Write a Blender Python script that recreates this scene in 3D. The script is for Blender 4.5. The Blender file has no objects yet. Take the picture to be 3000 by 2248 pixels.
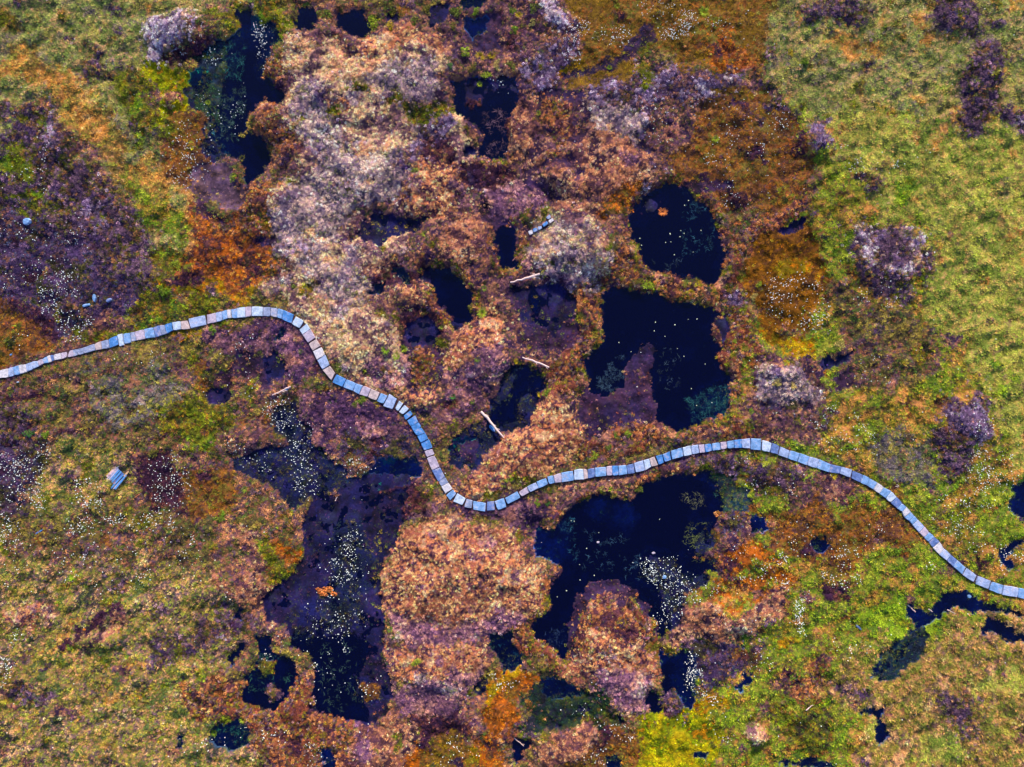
import bpy, math, random
import numpy as np
from math import radians, sin, cos, pi
random.seed(7)
C = bpy.context.scene.collection
scene = bpy.context.scene

# ------------------------------------------------------------------ camera
S = 36.0                       # photograph pixels per metre of bog
CAM_H = 56.0
cam_d = bpy.data.cameras.new('camera')
cam = bpy.data.objects.new('camera', cam_d)
C.objects.link(cam)
cam.location = (0, 0, CAM_H)
cam.rotation_euler = (0, 0, 0)
cam_d.sensor_fit = 'HORIZONTAL'
cam_d.sensor_width = 36.0
cam_d.lens = 36.0 * (CAM_H - 0.2) / (3000.0 / S)
cam_d.clip_start = 0.5
cam_d.clip_end = 12000
scene.camera = cam

# ------------------------------------------------------------------ light
SUN_EL, SUN_AZ = 27.0, 8.0     # degrees; azimuth measured from picture-top towards the right
w = bpy.data.worlds.new('World')
scene.world = w
w.use_nodes = True
nt = w.node_tree
bg = nt.nodes['Background']
sky = nt.nodes.new('ShaderNodeTexSky')
sky.sky_type = 'NISHITA'
sky.sun_disc = False
sky.sun_elevation = radians(SUN_EL)
sky.sun_rotation = radians(SUN_AZ)
sky.ozone_density = 2.5
sky.dust_density = 0.4
nt.links.new(sky.outputs[0], bg.inputs[0])
bg.inputs[1].default_value = 0.125
sun_d = bpy.data.lights.new('sun', 'SUN')
sun_d.energy = 5.0
sun_d.angle = radians(1.5)
sun_d.color = (1.0, 0.88, 0.62)
sun = bpy.data.objects.new('sun', sun_d)
C.objects.link(sun)
sun.rotation_euler = (radians(90 - SUN_EL), 0, radians(180 - SUN_AZ))
scene.view_settings.view_transform = 'Standard'
scene.view_settings.look = 'None'
scene.view_settings.exposure = 0.84
scene.view_settings.gamma = 1.0
scene.view_settings.use_curve_mapping = False
scene.cycles.max_bounces = 4
scene.cycles.diffuse_bounces = 2
scene.cycles.transparent_max_bounces = 4

# ------------------------------------------------------------------ helpers
def lin(c):
    c = np.asarray(c, dtype=float) / 255.0
    return np.where(c <= 0.04045, c / 12.92, ((c + 0.055) / 1.055) ** 2.4)

TILE = {'A': (0, 0), 'B': (1000, 0), 'C': (2000, 0), 'D': (0, 750), 'E': (1000, 750), 'F': (2000, 750),
        'G': (0, 1498), 'H': (1000, 1498), 'I': (2000, 1498)}
def P(t, x, y):
    """survey point -> world metres"""
    if t == 'W':
        px, py = x * 1.35624, y * 1.35624
    elif isinstance(t, tuple):
        px, py = t[0] + x / t[2], t[1] + y / t[2]
    else:
        ox, oy = TILE[t]
        px, py = ox + x / 2.211, oy + y / 2.211
    return ((px - 1500.0) / S, (1124.0 - py) / S)

def hash2(ix, iy, seed):
    h = (ix.astype(np.int64) * 374761393 + iy.astype(np.int64) * 668265263 + seed * 1274126177) & 0xFFFFFFFF
    h = ((h ^ (h >> 13)) * 1274126177) & 0xFFFFFFFF
    h = (h ^ (h >> 16)) & 0xFFFFFFFF
    return h.astype(np.float64) / 4294967295.0
def vnoise(x, y, scale, seed):
    x = x / scale; y = y / scale
    ix = np.floor(x); iy = np.floor(y)
    fx = x - ix; fy = y - iy
    ix = ix.astype(np.int64) + 100000; iy = iy.astype(np.int64) + 100000
    fx = fx * fx * (3 - 2 * fx); fy = fy * fy * (3 - 2 * fy)
    a = hash2(ix, iy, seed); b = hash2(ix + 1, iy, seed)
    c = hash2(ix, iy + 1, seed); d = hash2(ix + 1, iy + 1, seed)
    return (a * (1 - fx) + b * fx) * (1 - fy) + (c * (1 - fx) + d * fx) * fy - 0.5
def rot_noise(x, y, scale, seed, ang=0.6):
    return vnoise(x * cos(ang) - y * sin(ang), x * sin(ang) + y * cos(ang), scale, seed)
def fbm(x, y, scale, seed, octv=3):
    r = 0; a = 1.0
    for k in range(octv):
        r = r + a * rot_noise(x, y, scale / 2 ** k, seed + 17 * k, 0.5 + k * 1.1)
        a *= 0.55
    return r

def sdist(px, py, poly, closed=True):
    """signed distance, positive inside (closed) or minus distance to the line (open)"""
    pts = np.array(poly)
    n = len(pts)
    d2 = np.full(px.shape, 1e9)
    inside = np.zeros(px.shape, bool)
    rng = range(n) if closed else range(n - 1)
    for i in rng:
        x0, y0 = pts[i]; x1, y1 = pts[(i + 1) % n]
        ex, ey = x1 - x0, y1 - y0
        L = ex * ex + ey * ey + 1e-9
        t = np.clip(((px - x0) * ex + (py - y0) * ey) / L, 0, 1)
        dd = (px - x0 - t * ex) ** 2 + (py - y0 - t * ey) ** 2
        d2 = np.minimum(d2, dd)
        if closed:
            c = ((y0 > py) != (y1 > py)) & (px < (x1 - x0) * (py - y0) / (y1 - y0 + 1e-12) + x0)
            inside ^= c
    d = np.sqrt(d2)
    return np.where(inside, d, -d) if closed else -d

# ------------------------------------------------------------------ plant cover, surveyed from above
# palette: (r, g, b, weight); ground colour; height; density of tufts; kinds g grass, h heather, m moss, l dead grass; tuft size
CL = {}
def cls(name, pal, ground, h, dens, kinds, size=1.0):
    CL[name] = dict(id=len(CL), pal=pal, ground=ground, h=h, dens=dens, kinds=kinds, size=size)
cls('MX', [(122,112,60,2.6),(164,108,84,2),(78,70,58,2.2),(104,78,98,2.4),(158,140,72,1.5),(82,110,52,1.2),(206,146,106,1)], (70,50,56), .26, .95, 'gghm')
cls('MXL', [(130,118,120,2.5),(120,124,70,3),(170,120,90,1.5),(80,76,96,2),(160,150,80,1),(90,110,60,1)], (72,60,76), .26, .95, 'gghm')
cls('GM', [(140,144,66,3),(176,160,76,2.2),(92,112,62,2.5),(204,152,112,1.9),(122,94,106,2.2),(58,68,56,1.8),(222,172,130,1.0)], (72,64,56), .30, 1, 'gggh', .95)
cls('GG', [(140,154,82,3.4),(170,164,90,2.4),(208,166,124,2.0),(108,126,70,2.2),(140,122,114,1.3),(186,176,112,1.4),(74,86,60,.8)], (104,100,66), .26, 1, 'gggg', .95)
cls('GR', [(160,168,76,3.6),(188,180,92,2.8),(212,168,108,1.6),(126,144,62,2.2),(140,156,72,1.6),(150,124,92,.7)], (122,122,66), .26, 1, 'gggg', .95)
cls('GT', [(212,152,84,3.2),(178,136,76,2),(146,144,66,2.2),(120,100,60,1),(228,172,112,1)], (112,84,58), .22, 1, 'gglm')
cls('GTN', [(198,148,100,2.2),(152,140,64,3),(120,126,58,2),(226,172,124,1.2),(120,90,90,1.3),(84,84,50,1.2)], (96,78,60), .34, 1, 'gggl', 1.1)
cls('GY', [(142,158,52,3.4),(104,134,46,3),(172,148,60,2.2),(206,148,88,1.6),(78,84,46,1.3),(114,80,76,1.0),(176,182,72,1.3)], (70,70,44), .28, 1, 'gggm', .95)
cls('BG', [(128,158,46,3),(158,178,60,2.2),(92,126,44,2.4),(164,160,56,1),(60,88,46,1)], (56,74,42), .32, 1, 'gggg', 1.0)
cls('OG', [(112,120,38,3),(140,132,42,2),(78,88,38,2),(150,104,52,1),(86,64,60,.8),(60,56,46,.8)], (56,54,40), .32, 1, 'gghm')
cls('YG', [(158,162,16,3),(186,168,20,2),(116,136,24,2),(90,100,28,1),(190,130,30,.8)], (110,112,20), .15, 1, 'mmg', .9)
cls('YO', [(190,160,20,2.5),(164,126,24,2),(130,118,30,2),(206,120,40,1)], (120,90,26), .16, 1, 'mmg', .9)
cls('GO', [(138,110,36,3),(160,126,54,2),(114,84,38,2),(172,104,50,1.2),(120,116,48,1.4),(80,60,44,1)], (98,72,40), .12, .8, 'mgm', .85)
cls('GOd', [(128,88,22,3),(150,100,24,2),(104,70,30,2),(168,116,34,1),(84,54,36,1)], (96,60,26), .12, .8, 'mgm', .85)
cls('OO', [(190,108,36,3),(160,92,32,2.4),(208,132,60,1.2),(126,82,34,1.5),(96,60,44,1)], (120,68,36), .15, .9, 'mmg', .85)
cls('OR', [(206,124,50,2.4),(164,90,46,2.2),(220,148,80,1.4),(120,70,50,2),(112,96,42,1.6),(84,54,64,1.2)], (96,56,46), .20, .92, 'mhg', .9)
cls('OB', [(146,98,44,2.8),(118,78,42,2.4),(168,122,52,1.8),(92,62,50,2),(120,110,48,1.6),(78,54,68,1.1),(170,96,52,.8)], (84,56,46), .14, .85, 'mggh', .85)
cls('TN', [(246,196,150,3.4),(226,170,128,2.6),(180,140,124,2),(124,92,100,1.6),(78,60,80,1.2),(150,134,80,.8)], (120,84,84), .40, .97, 'lllh', .9)
cls('TO', [(244,170,118,3),(222,146,102,2.8),(176,110,84,2.2),(234,186,140,1.5),(116,72,80,1.8),(70,42,66,1.6)], (90,54,66), .42, .97, 'lllh', .9)
cls('TO2', [(212,150,110,2.4),(176,118,88,2.4),(136,90,80,2.2),(198,158,124,1.4),(98,64,74,1.8),(60,40,60,1.6)], (78,50,60), .36, .97, 'llhm', .9)
cls('TP', [(172,126,128,2.6),(146,104,122,2.4),(112,78,106,2.2),(206,152,132,1.3),(78,54,88,1.8)], (100,68,88), .34, .95, 'lhhl')  # purple heather mix; on lower mound sides it also paints the shade in
cls('LG', [(192,164,156,2.6),(158,136,144,2.4),(120,102,122,2.2),(84,70,98,1.4),(120,120,84,1),(216,186,168,1.2)], (118,94,104), .36, .95, 'lhhl')
cls('LGw', [(216,198,204,2.2),(176,158,178,2.2),(130,110,140,2),(226,176,150,1),(92,74,106,1.4),(120,110,80,.8)], (118,94,112), .42, .95, 'hhl')
cls('RB', [(168,104,64,2.2),(134,76,58,2.2),(204,140,94,1.4),(98,58,64,2.2),(60,36,62,2),(140,120,46,1.5),(96,100,46,1),(150,116,120,.7)], (62,40,56), .36, 1, 'hhml', .95)
cls('RM', [(126,88,92,2.4),(166,116,94,2),(94,64,86,2.4),(62,42,74,2),(192,140,108,1.3),(110,100,54,1.1),(76,80,50,.7)], (62,42,62), .28, .97, 'hllm', .9)
cls('MV', [(112,78,100,2.4),(86,58,90,2.4),(144,104,114,1.5),(58,40,78,2),(158,110,100,.9),(90,84,56,.5)], (56,38,66), .30, .97, 'hhhl', .85)
cls('HP', [(108,82,106,2.2),(78,58,92,2.4),(146,112,132,1.2),(54,42,76,2),(98,94,46,2.2),(144,100,70,1.3),(60,64,44,1.2)], (54,38,66), .36, 1, 'hhhg', 1.1)
cls('HPW', [(120,98,130,2.4),(166,146,172,1.4),(88,66,98,2.2),(150,104,96,1.2),(62,46,84,1.8),(104,86,64,1)], (70,50,78), .36, 1, 'hhhl', 1.05)
cls('HB', [(76,58,96,2),(52,42,82,2.2),(108,82,110,1.5),(70,78,110,.8),(84,80,46,2),(124,86,74,1.2)], (46,34,66), .22, .9, 'hmg')
cls('HD', [(84,48,64,2.4),(60,34,60,2.4),(116,68,64,1.4),(44,28,58,1.6),(84,74,44,.8)], (52,30,54), .26, .9, 'hhm')
cls('DG', [(52,72,34,2.6),(76,88,30,1.8),(30,58,46,2),(90,72,34,1),(40,40,56,1)], (26,40,48), .06, .8, 'mmg', .9)
cls('PE', [(104,62,88,1),(126,80,86,1),(70,44,84,1.4),(96,90,50,.4)], (68,40,78), .07, .22, 'mh', .6)
cls('PD', [(64,42,80,1),(30,28,84,1.8),(96,62,76,.6),(66,72,50,.9)], (30,20,72), .03, .30, 'mg', .7)
cls('PT', [(140,104,116,2),(120,88,116,1.5),(160,120,84,1)], (116,84,114), .05, .30, 'm', .6)
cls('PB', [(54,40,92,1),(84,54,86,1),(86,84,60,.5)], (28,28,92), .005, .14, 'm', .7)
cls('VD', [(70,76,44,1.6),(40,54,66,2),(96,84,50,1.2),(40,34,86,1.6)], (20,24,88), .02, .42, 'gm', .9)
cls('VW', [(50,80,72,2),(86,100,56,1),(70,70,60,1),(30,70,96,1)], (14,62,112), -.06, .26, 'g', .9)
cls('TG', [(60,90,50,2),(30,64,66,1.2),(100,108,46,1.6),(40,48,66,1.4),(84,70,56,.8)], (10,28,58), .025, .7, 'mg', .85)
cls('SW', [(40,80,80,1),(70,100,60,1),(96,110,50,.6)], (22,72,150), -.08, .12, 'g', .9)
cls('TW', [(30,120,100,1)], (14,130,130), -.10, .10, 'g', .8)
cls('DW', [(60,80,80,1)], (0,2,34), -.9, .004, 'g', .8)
NAMES = list(CL.keys())
WATER = [CL[k]['id'] for k in ('TG', 'PB', 'PD', 'VD', 'VW', 'SW', 'DW', 'TW')]

REG = []
def R(c, t, pts, amp=.45, seed=None): REG.append((c, [P(t, *p) for p in pts], amp, None))
def K(c, t, pts, wd, amp=.4):
    sc = 1.35624 if t == 'W' else 1 / 2.211
    REG.append((c, [P(t, *p) for p in pts], amp, wd * sc / S / 2))

# left and upper left
R('GM','W',[(-300,1180),(200,1180),(520,1250),(520,1500),(480,1900),(-300,1900)],1.2)
R('GG','W',[(-300,-300),(640,-300),(600,30),(470,40),(430,90),(330,110),(290,190),(330,260),(350,330),(400,430),(440,560),(420,600),(350,600),(330,500),(260,400),(200,300),(130,240),(60,240),(-300,250)],.9)
K('GT','W',[(40,130),(130,190),(190,250),(240,330),(330,400),(390,450),(430,560)],60,.9)
R('OG','A',[(820,420),(960,380),(1000,640),(1060,860),(960,960),(850,820),(760,700),(740,500)],.9)
R('HP','W',[(-300,240),(60,235),(110,250),(170,330),(250,400),(330,500),(350,590),(380,640),(300,690),(150,730),(-300,760)],1.0)
R('GG','A',[(-300,780),(60,790),(80,860),(-300,860)],.5)
R('HPW','A',[(290,720),(400,740),(480,900),(470,1010),(370,1000),(350,860)],.4)
R('OG','A',[(270,770),(340,830),(360,950),(310,920)],.3)
R('OG','A',[(100,960),(300,980),(180,1080),(-200,1130),(-200,1060)],.6)
R('OG','A',[(20,1240),(300,1180),(420,1290),(200,1420),(20,1330)],.9)
R('HB','W',[(-300,440),(60,440),(140,480),(180,560),(300,600),(330,650),(200,680),(110,640),(60,720),(-300,560)],1.0)
R('OB','D',[(-400,300),(80,330),(300,480),(380,560),(0,700),(-700,760)],.7)
R('HB','D',[(180,60),(420,60),(520,200),(480,330),(600,440),(560,560),(380,540),(330,420),(200,330)],.7)
R('HD','D',[(60,230),(180,330),(320,430),(380,540),(340,540),(200,420),(50,280)],.3)
R('GY','A',[(830,1120),(1000,1180),(1120,1330),(1230,1440),(1230,1680),(1130,1680),(1050,1560),(900,1420),(860,1280)],.7)
R('OG','D',[(1060,-20),(1240,-20),(1180,110),(1120,280),(1010,300),(1040,120)],.5)
R('GT','A',[(930,1000),(1060,1080),(1170,1250),(1180,1330),(1090,1310),(1000,1200),(870,1060)],.4)
R('YG','A',[(950,370),(1080,400),(1180,440),(1310,450),(1320,520),(1250,560),(1220,640),(1200,720),(1080,750),(1070,850),(1020,830),(1030,640),(950,500)],.35)
R('TO2','A',[(1050,610),(1160,600),(1180,650),(1080,690)],.2)
R('LGw','A',[(950,60),(1250,60),(1370,120),(1330,230),(1250,290),(1060,330),(980,310),(930,180)],.5)
R('HD','A',[(1060,330),(1250,270),(1370,180),(1420,150),(1330,380),(1100,430),(1040,370)],.4)
R('OG','A',[(1380,0),(1600,20),(1540,150),(1430,230),(1380,120)],.5)
R('OG','A',[(1640,-300),(1930,-300),(1920,60),(1920,215),(1850,300),(1790,240),(1760,120),(1680,60)],.5)
R('OB','A',[(1100,740),(1310,740),(1380,900),(1400,1050),(1280,1230),(1080,1200),(1080,900)],.5)
R('PT','A',[(1250,1060),(1450,1060),(1560,1180),(1590,1330),(1480,1400),(1300,1290),(1200,1250)],.4)
R('OR','A',[(1150,1330),(1300,1290),(1450,1420),(1600,1330),(1760,1430),(1800,1560),(1900,1700),(1300,1750),(1250,1600),(1180,1450)],.5)
R('OR','D',[(1300,-30),(1880,-30),(1800,60),(1650,160),(1350,210),(1250,210),(1140,130),(1180,0)],.4)
R('PE','A',[(1220,1270),(1320,1300),(1470,1420),(1420,1480),(1300,1400)],.3)
R('PE','A',[(1640,1530),(1790,1540),(1790,1600),(1660,1600)],.3)
K('YO','D',[(1020,205),(1200,215),(1350,225),(1520,190),(1620,170)],50,.2)
R('OG','D',[(900,240),(1500,280),(1450,370),(1100,410),(700,540),(520,540),(700,350)],.6)
R('RM','D',[(620,340),(820,300),(1000,400),(700,480),(560,500)],.6)
R('YO','D',[(1060,490),(1500,430),(1440,500),(1200,540),(1080,530)],.3)
# loop of the path and below it
R('MV','D',[(1350,450),(1700,400),(1950,480),(2130,760),(1950,850),(1850,700),(1500,600),(1380,520)],.4)
R('MXL','D',[(550,760),(1000,700),(1250,800),(1180,1000),(900,1080),(640,1080)],1.0)
R('HP','D',[(-400,960),(80,940),(300,1040),(330,1160),(0,1220),(-700,1230)],.5)
R('HD','D',[(-400,860),(260,900),(330,960),(60,950),(-400,950)],.4)
R('GM','D',[(200,1150),(800,1180),(1250,1300),(900,1450),(650,1620),(250,1700),(300,1300)],.8)
R('OG','D',[(1250,600),(1400,700),(1380,900),(1300,960),(1180,1000),(1150,900),(1300,800)],.5)
R('OG','D',[(1000,950),(1500,960),(1500,1080),(1250,1200),(900,1120)],.6)
R('OB','D',[(1440,1080),(1720,980),(1900,920),(1950,1050),(1800,1130),(1500,1150)],.4)
R('HB','D',[(-400,1220),(300,1190),(330,1260),(230,1500),(200,1658),(-400,1700)],.6)
R('HD','D',[(940,1300),(1100,1280),(1200,1450),(1260,1640),(1000,1640),(900,1450)],.6)
R('RM','D',[(1320,1100),(1700,1060),(1830,1180),(1780,1300),(1500,1280)],.5)
R('MV','D',[(1950,850),(2220,880),(2220,1310),(2050,1210),(1950,1000)],.4)
R('MV','E',[(0,880),(270,1000),(400,1050),(530,1250),(520,1300),(300,1290),(0,1240)],.4)
R('HB','E',[(0,1150),(220,1220),(480,1230),(500,1300),(260,1310),(0,1300)],.5)
R('VD','D',[(1700,980),(1900,920),(2000,1200),(2220,1300),(2220,1500),(2060,1560),(1850,1600),(1550,1400),(1430,1240),(1600,1290),(1830,1200)],.6)
R('OB','D',[(1150,1340),(1400,1350),(1560,1500),(1560,1700),(1250,1700),(1180,1500)],.6)
K('HD','D',[(-50,1230),(200,1200),(400,1140),(640,1130),(850,1170),(1000,1165),(1200,1205)],16,.15)
K('OG','D',[(90,950),(200,950),(290,990)],22,.1)
# centre plateau
R('RM','W',[(560,400),(620,380),(640,260),(560,210),(600,130),(640,60),(1000,30),(1240,-300),(1260,60),(1230,180),(1400,110),(1500,150),(1640,180),(1600,260),(1450,380),(1400,420),(1350,470),(1360,560),(1400,600),(1300,640),(1290,700),(1260,790),(1260,900),(1240,1000),(1000,1060),(950,900),(740,740),(640,640),(560,640),(620,540)],.6)
R('TN','W',[(605,135),(640,85),(700,95),(800,100),(900,70),(960,95),(975,140),(955,170),(950,210),(985,240),(990,280),(1030,330),(1010,370),(1000,420),(960,440),(930,480),(880,500),(900,540),(840,560),(790,560),(770,620),(740,660),(800,700),(870,740),(880,840),(830,850),(760,800),(700,740),(660,690),(620,660),(540,640),(530,610),(600,590),(640,560),(620,500),(580,440),(570,400),(620,390),(660,350),(650,280),(610,230),(610,180)],.6)
R('LG','W',[(700,310),(800,330),(900,320),(880,400),(840,450),(740,470),(700,520),(750,560),(790,580),(740,640),(690,600),(640,540),(600,470),(580,430),(640,400),(670,350)],.9)
R('LG','W',[(800,140),(950,120),(960,190),(900,220),(820,230)],.7)
R('LG','W',[(620,160),(700,170),(720,260),(680,300),(630,240)],.7)
R('HPW','W',[(880,270),(950,260),(975,320),(930,400),(880,380)],.7)
R('RB','A',[(1660,640),(1760,660),(1840,720),(1950,800),(1960,900),(1860,960),(1760,930),(1700,850),(1610,830),(1620,760)],.4)
R('RB','A',[(1700,1110),(1850,1110),(1900,1200),(1800,1300),(1760,1440),(1640,1420),(1580,1290),(1640,1180)],.4)
R('RB','A',[(1800,290),(1740,420),(1710,500),(1790,530),(1840,440),(1830,340)],.3)
R('OG','B',[(360,650),(440,680),(510,760),(500,880),(430,820),(370,740)],.3)
R('OG','B',[(500,720),(640,650),(720,700),(640,760),(520,810)],.3)
R('OG','B',[(60,480),(200,490),(200,590),(130,610)],.4)
R('OG','B',[(0,1150),(120,1160),(160,1240),(80,1260)],.3)
R('OG','A',[(2110,650),(2211,680),(2211,760),(2140,740)],.2)
R('HD','B',[(560,900),(700,880),(720,1040),(640,1080),(560,1020)],.5)
R('HD','B',[(790,1050),(1000,1030),(1130,1100),(1130,1200),(1000,1240),(880,1230),(790,1180)],.4)
R('TO','B',[(150,230),(420,180),(700,260),(720,360),(500,300),(300,330),(120,380)],.4)
R('TO','B',[(420,1190),(560,1080),(720,1100),(800,1260),(700,1360),(480,1380),(380,1300)],.5)
R('RM','B',[(0,1300),(300,1310),(560,1360),(640,1380),(600,1480),(560,1420),(300,1390),(0,1500)],.4)
R('TO2','B',[(640,1460),(800,1390),(930,1440),(1010,1658),(700,1750),(580,1600)],.4)
R('RM','B',[(440,1530),(600,1500),(700,1640),(600,1700),(400,1658)],.4)
R('TO2','B',[(1130,640),(1240,620),(1270,720),(1260,900),(1200,1100),(1090,1050),(1070,900),(1120,760)],.4)
R('TP','B',[(980,1260),(1180,1180),(1330,1290),(1340,1400),(1200,1480),(1040,1440),(960,1330)],.5)
R('PE','B',[(900,1260),(1000,1340),(1180,1470),(1210,1540),(960,1500),(900,1380)],.4)
R('PE','B',[(1290,590),(1480,580),(1600,640),(1630,760),(1560,920),(1500,880),(1560,760),(1480,650),(1330,660),(1300,830),(1280,1000),(1220,1040),(1260,900),(1270,700)],.3)
R('RB','B',[(1320,660),(1470,660),(1540,770),(1500,900),(1400,1020),(1290,1040),(1330,860)],.4)
K('PE','B',[(1190,1150),(1230,1090),(1400,1030),(1540,1040)],50,.3)
K('PE','B',[(1200,1120),(1240,1200),(1330,1260),(1420,1310),(1520,1230),(1560,1120)],70,.25)
R('TO2','B',[(1260,1110),(1350,1050),(1460,1070),(1510,1140),(1470,1230),(1390,1250),(1290,1190)],.2)
R('TO2','B',[(1580,800),(1760,780),(1900,900),(2000,1060),(2100,1120),(2080,1190),(1900,1300),(1800,1390),(1600,1380),(1500,1400),(1400,1330),(1560,1130),(1540,950)],.5)
R('OR','B',[(1880,1180),(1960,1200),(1960,1290),(1830,1370),(1700,1370),(1720,1290)],.4)
R('LGw','B',[(1960,1120),(2110,1110),(2090,1190),(1960,1250)],.3)
R('PE','B',[(1890,880),(1970,860),(2030,1000),(1960,1030)],.3)
R('HPW','B',[(1560,440),(1900,380),(2220,400),(2220,600),(2000,640),(1900,760),(1650,720),(1600,560)],.6)
R('LG','B',[(1560,640),(1700,680),(1850,700),(1880,800),(1700,800),(1580,780)],.6)
R('HPW','C',[(0,430),(330,440),(350,560),(200,630),(0,620)],.5)
R('LGw','C',[(150,510),(270,480),(300,560),(200,620),(150,580)],.25)
R('HP','C',[(520,500),(700,560),(800,640),(760,770),(620,700),(540,640)],.3)
R('HPW','B',[(1150,400),(1260,300),(1380,250),(1480,330),(1470,480),(1250,520)],.5)
R('LGw','B',[(1310,-100),(1420,0),(1460,160),(1400,240),(1300,180)],.4)
R('GO','W',[(1225,-300),(1660,-300),(1640,80),(1560,150),(1480,140),(1400,100),(1340,160),(1250,180),(1212,140),(1240,60)],.6)
R('HD','B',[(1770,80),(1850,80),(1850,160),(1780,150)],.2)
R('PE','B',[(1450,470),(1640,420),(1800,340),(1960,150),(2040,170),(2060,250),(1900,370),(1700,450),(1520,500)],.4)
R('OB','W',[(1445,290),(1520,230),(1640,200),(1700,240),(1740,330),(1760,420),(1680,480),(1600,440),(1540,420),(1480,400),(1430,370),(1430,330)],.7)
R('OR','C',[(230,270),(480,260),(500,420),(300,440),(200,360)],.6)
R('GO','C',[(280,570),(540,600),(720,760),(720,880),(560,860),(420,740),(330,650)],.6)
R('PE','C',[(310,630),(450,670),(430,695),(320,665)],.15)
R('PE','C',[(320,990),(390,980),(390,1030),(330,1030)],.15)
R('PE','C',[(0,1170),(300,1150),(330,1200),(100,1260),(0,1230)],.3)
R('OG','B',[(1880,380),(1980,340),(2040,440),(1960,480),(1900,430)],.3)
# right side
R('GY','W',[(1560,700),(1700,720),(1760,420),(1700,200),(1640,60),(1640,-300),(2600,-300),(2600,1900),(1330,1900),(1400,1550),(1480,1400),(1500,1200),(1530,1030)],.8)
R('OB','W',[(1560,330),(1640,210),(1700,240),(1740,330),(1770,420),(1700,480),(1600,440)],.7)
R('GO','W',[(1640,-300),(1700,-300),(1700,60),(1640,140),(1580,60)],.6)
R('GG','W',[(1680,-300),(2600,-300),(2600,250),(2100,270),(1900,250),(1760,280),(1690,180),(1660,80)],1.0)
R('GR','W',[(1800,270),(1960,250),(2600,240),(2600,1100),(2200,1000),(2150,850),(2060,760),(2000,650),(2030,550),(2010,480),(1900,470),(1860,400),(1800,330)],1.0)
R('GT','C',[(900,280),(1400,260),(1300,420),(1100,470),(950,400)],1.2)
R('HP','W',[(1720,0),(1850,-40),(1860,60),(1780,60)],.6)
R('HP','W',[(1990,0),(2110,0),(2090,80),(2020,60)],.7)
R('HP','W',[(2080,150),(2120,90),(2190,110),(2190,220),(2120,270),(2070,240)],.6)
R('HP','C',[(2040,700),(2211,660),(2600,660),(2600,860),(2180,860),(2060,780)],.6)
R('HPW','C',[(740,880),(820,800),(1000,820),(960,940),(900,1010),(800,1010)],.4)
R('HP','C',[(1110,1140),(1230,1130),(1270,1230),(1180,1260)],.4)
R('BG','C',[(1390,1140),(1480,1130),(1520,1260),(1450,1300),(1390,1260)],.3)
R('RB','C',[(560,1370),(700,1240),(900,1180),(900,1300),(760,1400),(640,1500),(500,1658),(280,1658),(280,1450),(400,1420)],.5)
R('RB','F',[(230,-20),(430,0),(500,160),(440,300),(430,430),(500,560),(420,760),(380,900),(350,1000),(480,1090),(560,1180),(500,1190),(0,1200),(0,1130),(150,1080),(300,1040),(290,870),(330,800),(260,720),(220,640),(200,450),(330,420),(260,330),(240,290),(100,310),(0,290),(0,150),(40,200),(170,160)],.3)
R('HPW','F',[(280,330),(420,300),(430,400),(380,400),(330,400)],.3)
R('OG','C',[(900,1300),(1100,1280),(1200,1400),(1050,1450),(900,1400)],.6)
R('GOd','W',[(1640,500),(1750,470),(1800,560),(1800,650),(1740,710),(1650,700),(1620,640)],.5)
R('YO','F',[(730,20),(860,20),(910,100),(830,180),(740,130)],.4)
R('YO','F',[(560,500),(700,450),(860,520),(840,580),(640,600)],.4)
R('HP','W',[(1840,510),(1900,500),(2005,490),(2025,600),(1960,640),(1880,620),(1830,570)],.6)
R('LGw','C',[(1120,1530),(1230,1510),(1260,1600),(1450,1600),(1480,1490),(1590,1480),(1610,1560),(1560,1640),(1400,1700),(1150,1650)],.5)
R('OG','F',[(1480,80),(1620,80),(1640,200),(1500,220),(1450,150)],.4)
R('MX','F',[(900,260),(1500,250),(1600,420),(1550,700),(1250,900),(1080,820),(960,500)],.8)
R('RM','F',[(500,600),(900,600),(940,740),(940,860),(880,1000),(860,1240),(540,1180),(400,1000),(500,860),(530,700)],.6)
R('LG','F',[(560,760),(700,640),(800,700),(900,900),(800,980),(640,940),(520,900)],.6)
R('HB','F',[(520,880),(740,960),(960,1040),(1060,1060),(980,1120),(760,1060),(560,980)],.5)
R('HP','F',[(1640,900),(1800,860),(1980,1050),(1850,1200),(1850,1380),(1700,1400),(1600,1150)],.7)
R('HPW','F',[(1640,980),(1760,900),(1960,1080),(1880,1200),(1760,1100)],.6)
R('MXL','F',[(1250,1180),(1600,1220),(1560,1420),(1300,1400)],.7)
R('HP','F',[(0,1290),(480,1270),(660,1330),(640,1420),(300,1430),(0,1400)],.4)
R('RM','F',[(560,1450),(1100,1440),(1200,1560),(1100,1660),(700,1640)],.6)
R('OB','I',[(0,-20),(700,-20),(1300,20),(1600,230),(1700,330),(1300,250),(1000,330),(700,300),(500,200),(230,220),(120,60)],.8)
R('RM','I',[(230,30),(560,60),(560,160),(400,240),(260,220)],.6)
R('OO','I',[(230,270),(400,200),(600,290),(740,380),(560,400),(300,340)],.4)
R('OO','I',[(200,420),(450,400),(700,440),(720,490),(480,520),(220,470)],.3)
R('OO','I',[(140,500),(300,510),(580,560),(560,640),(380,580),(150,540)],.3)
K('HD','I',[(250,330),(480,370),(700,420)],26,.3)
K('HD','I',[(240,380),(400,480),(700,560)],20,.3)
R('HD','I',[(860,480),(1050,470),(1060,540),(930,580)],.4)
R('TO2','I',[(50,600),(200,560),(330,590),(560,560),(640,700),(560,760),(400,740),(300,820),(100,800),(0,850),(-60,700)],.4)
R('TN','I',[(320,640),(460,650),(440,730),(330,720)],.3)
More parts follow.
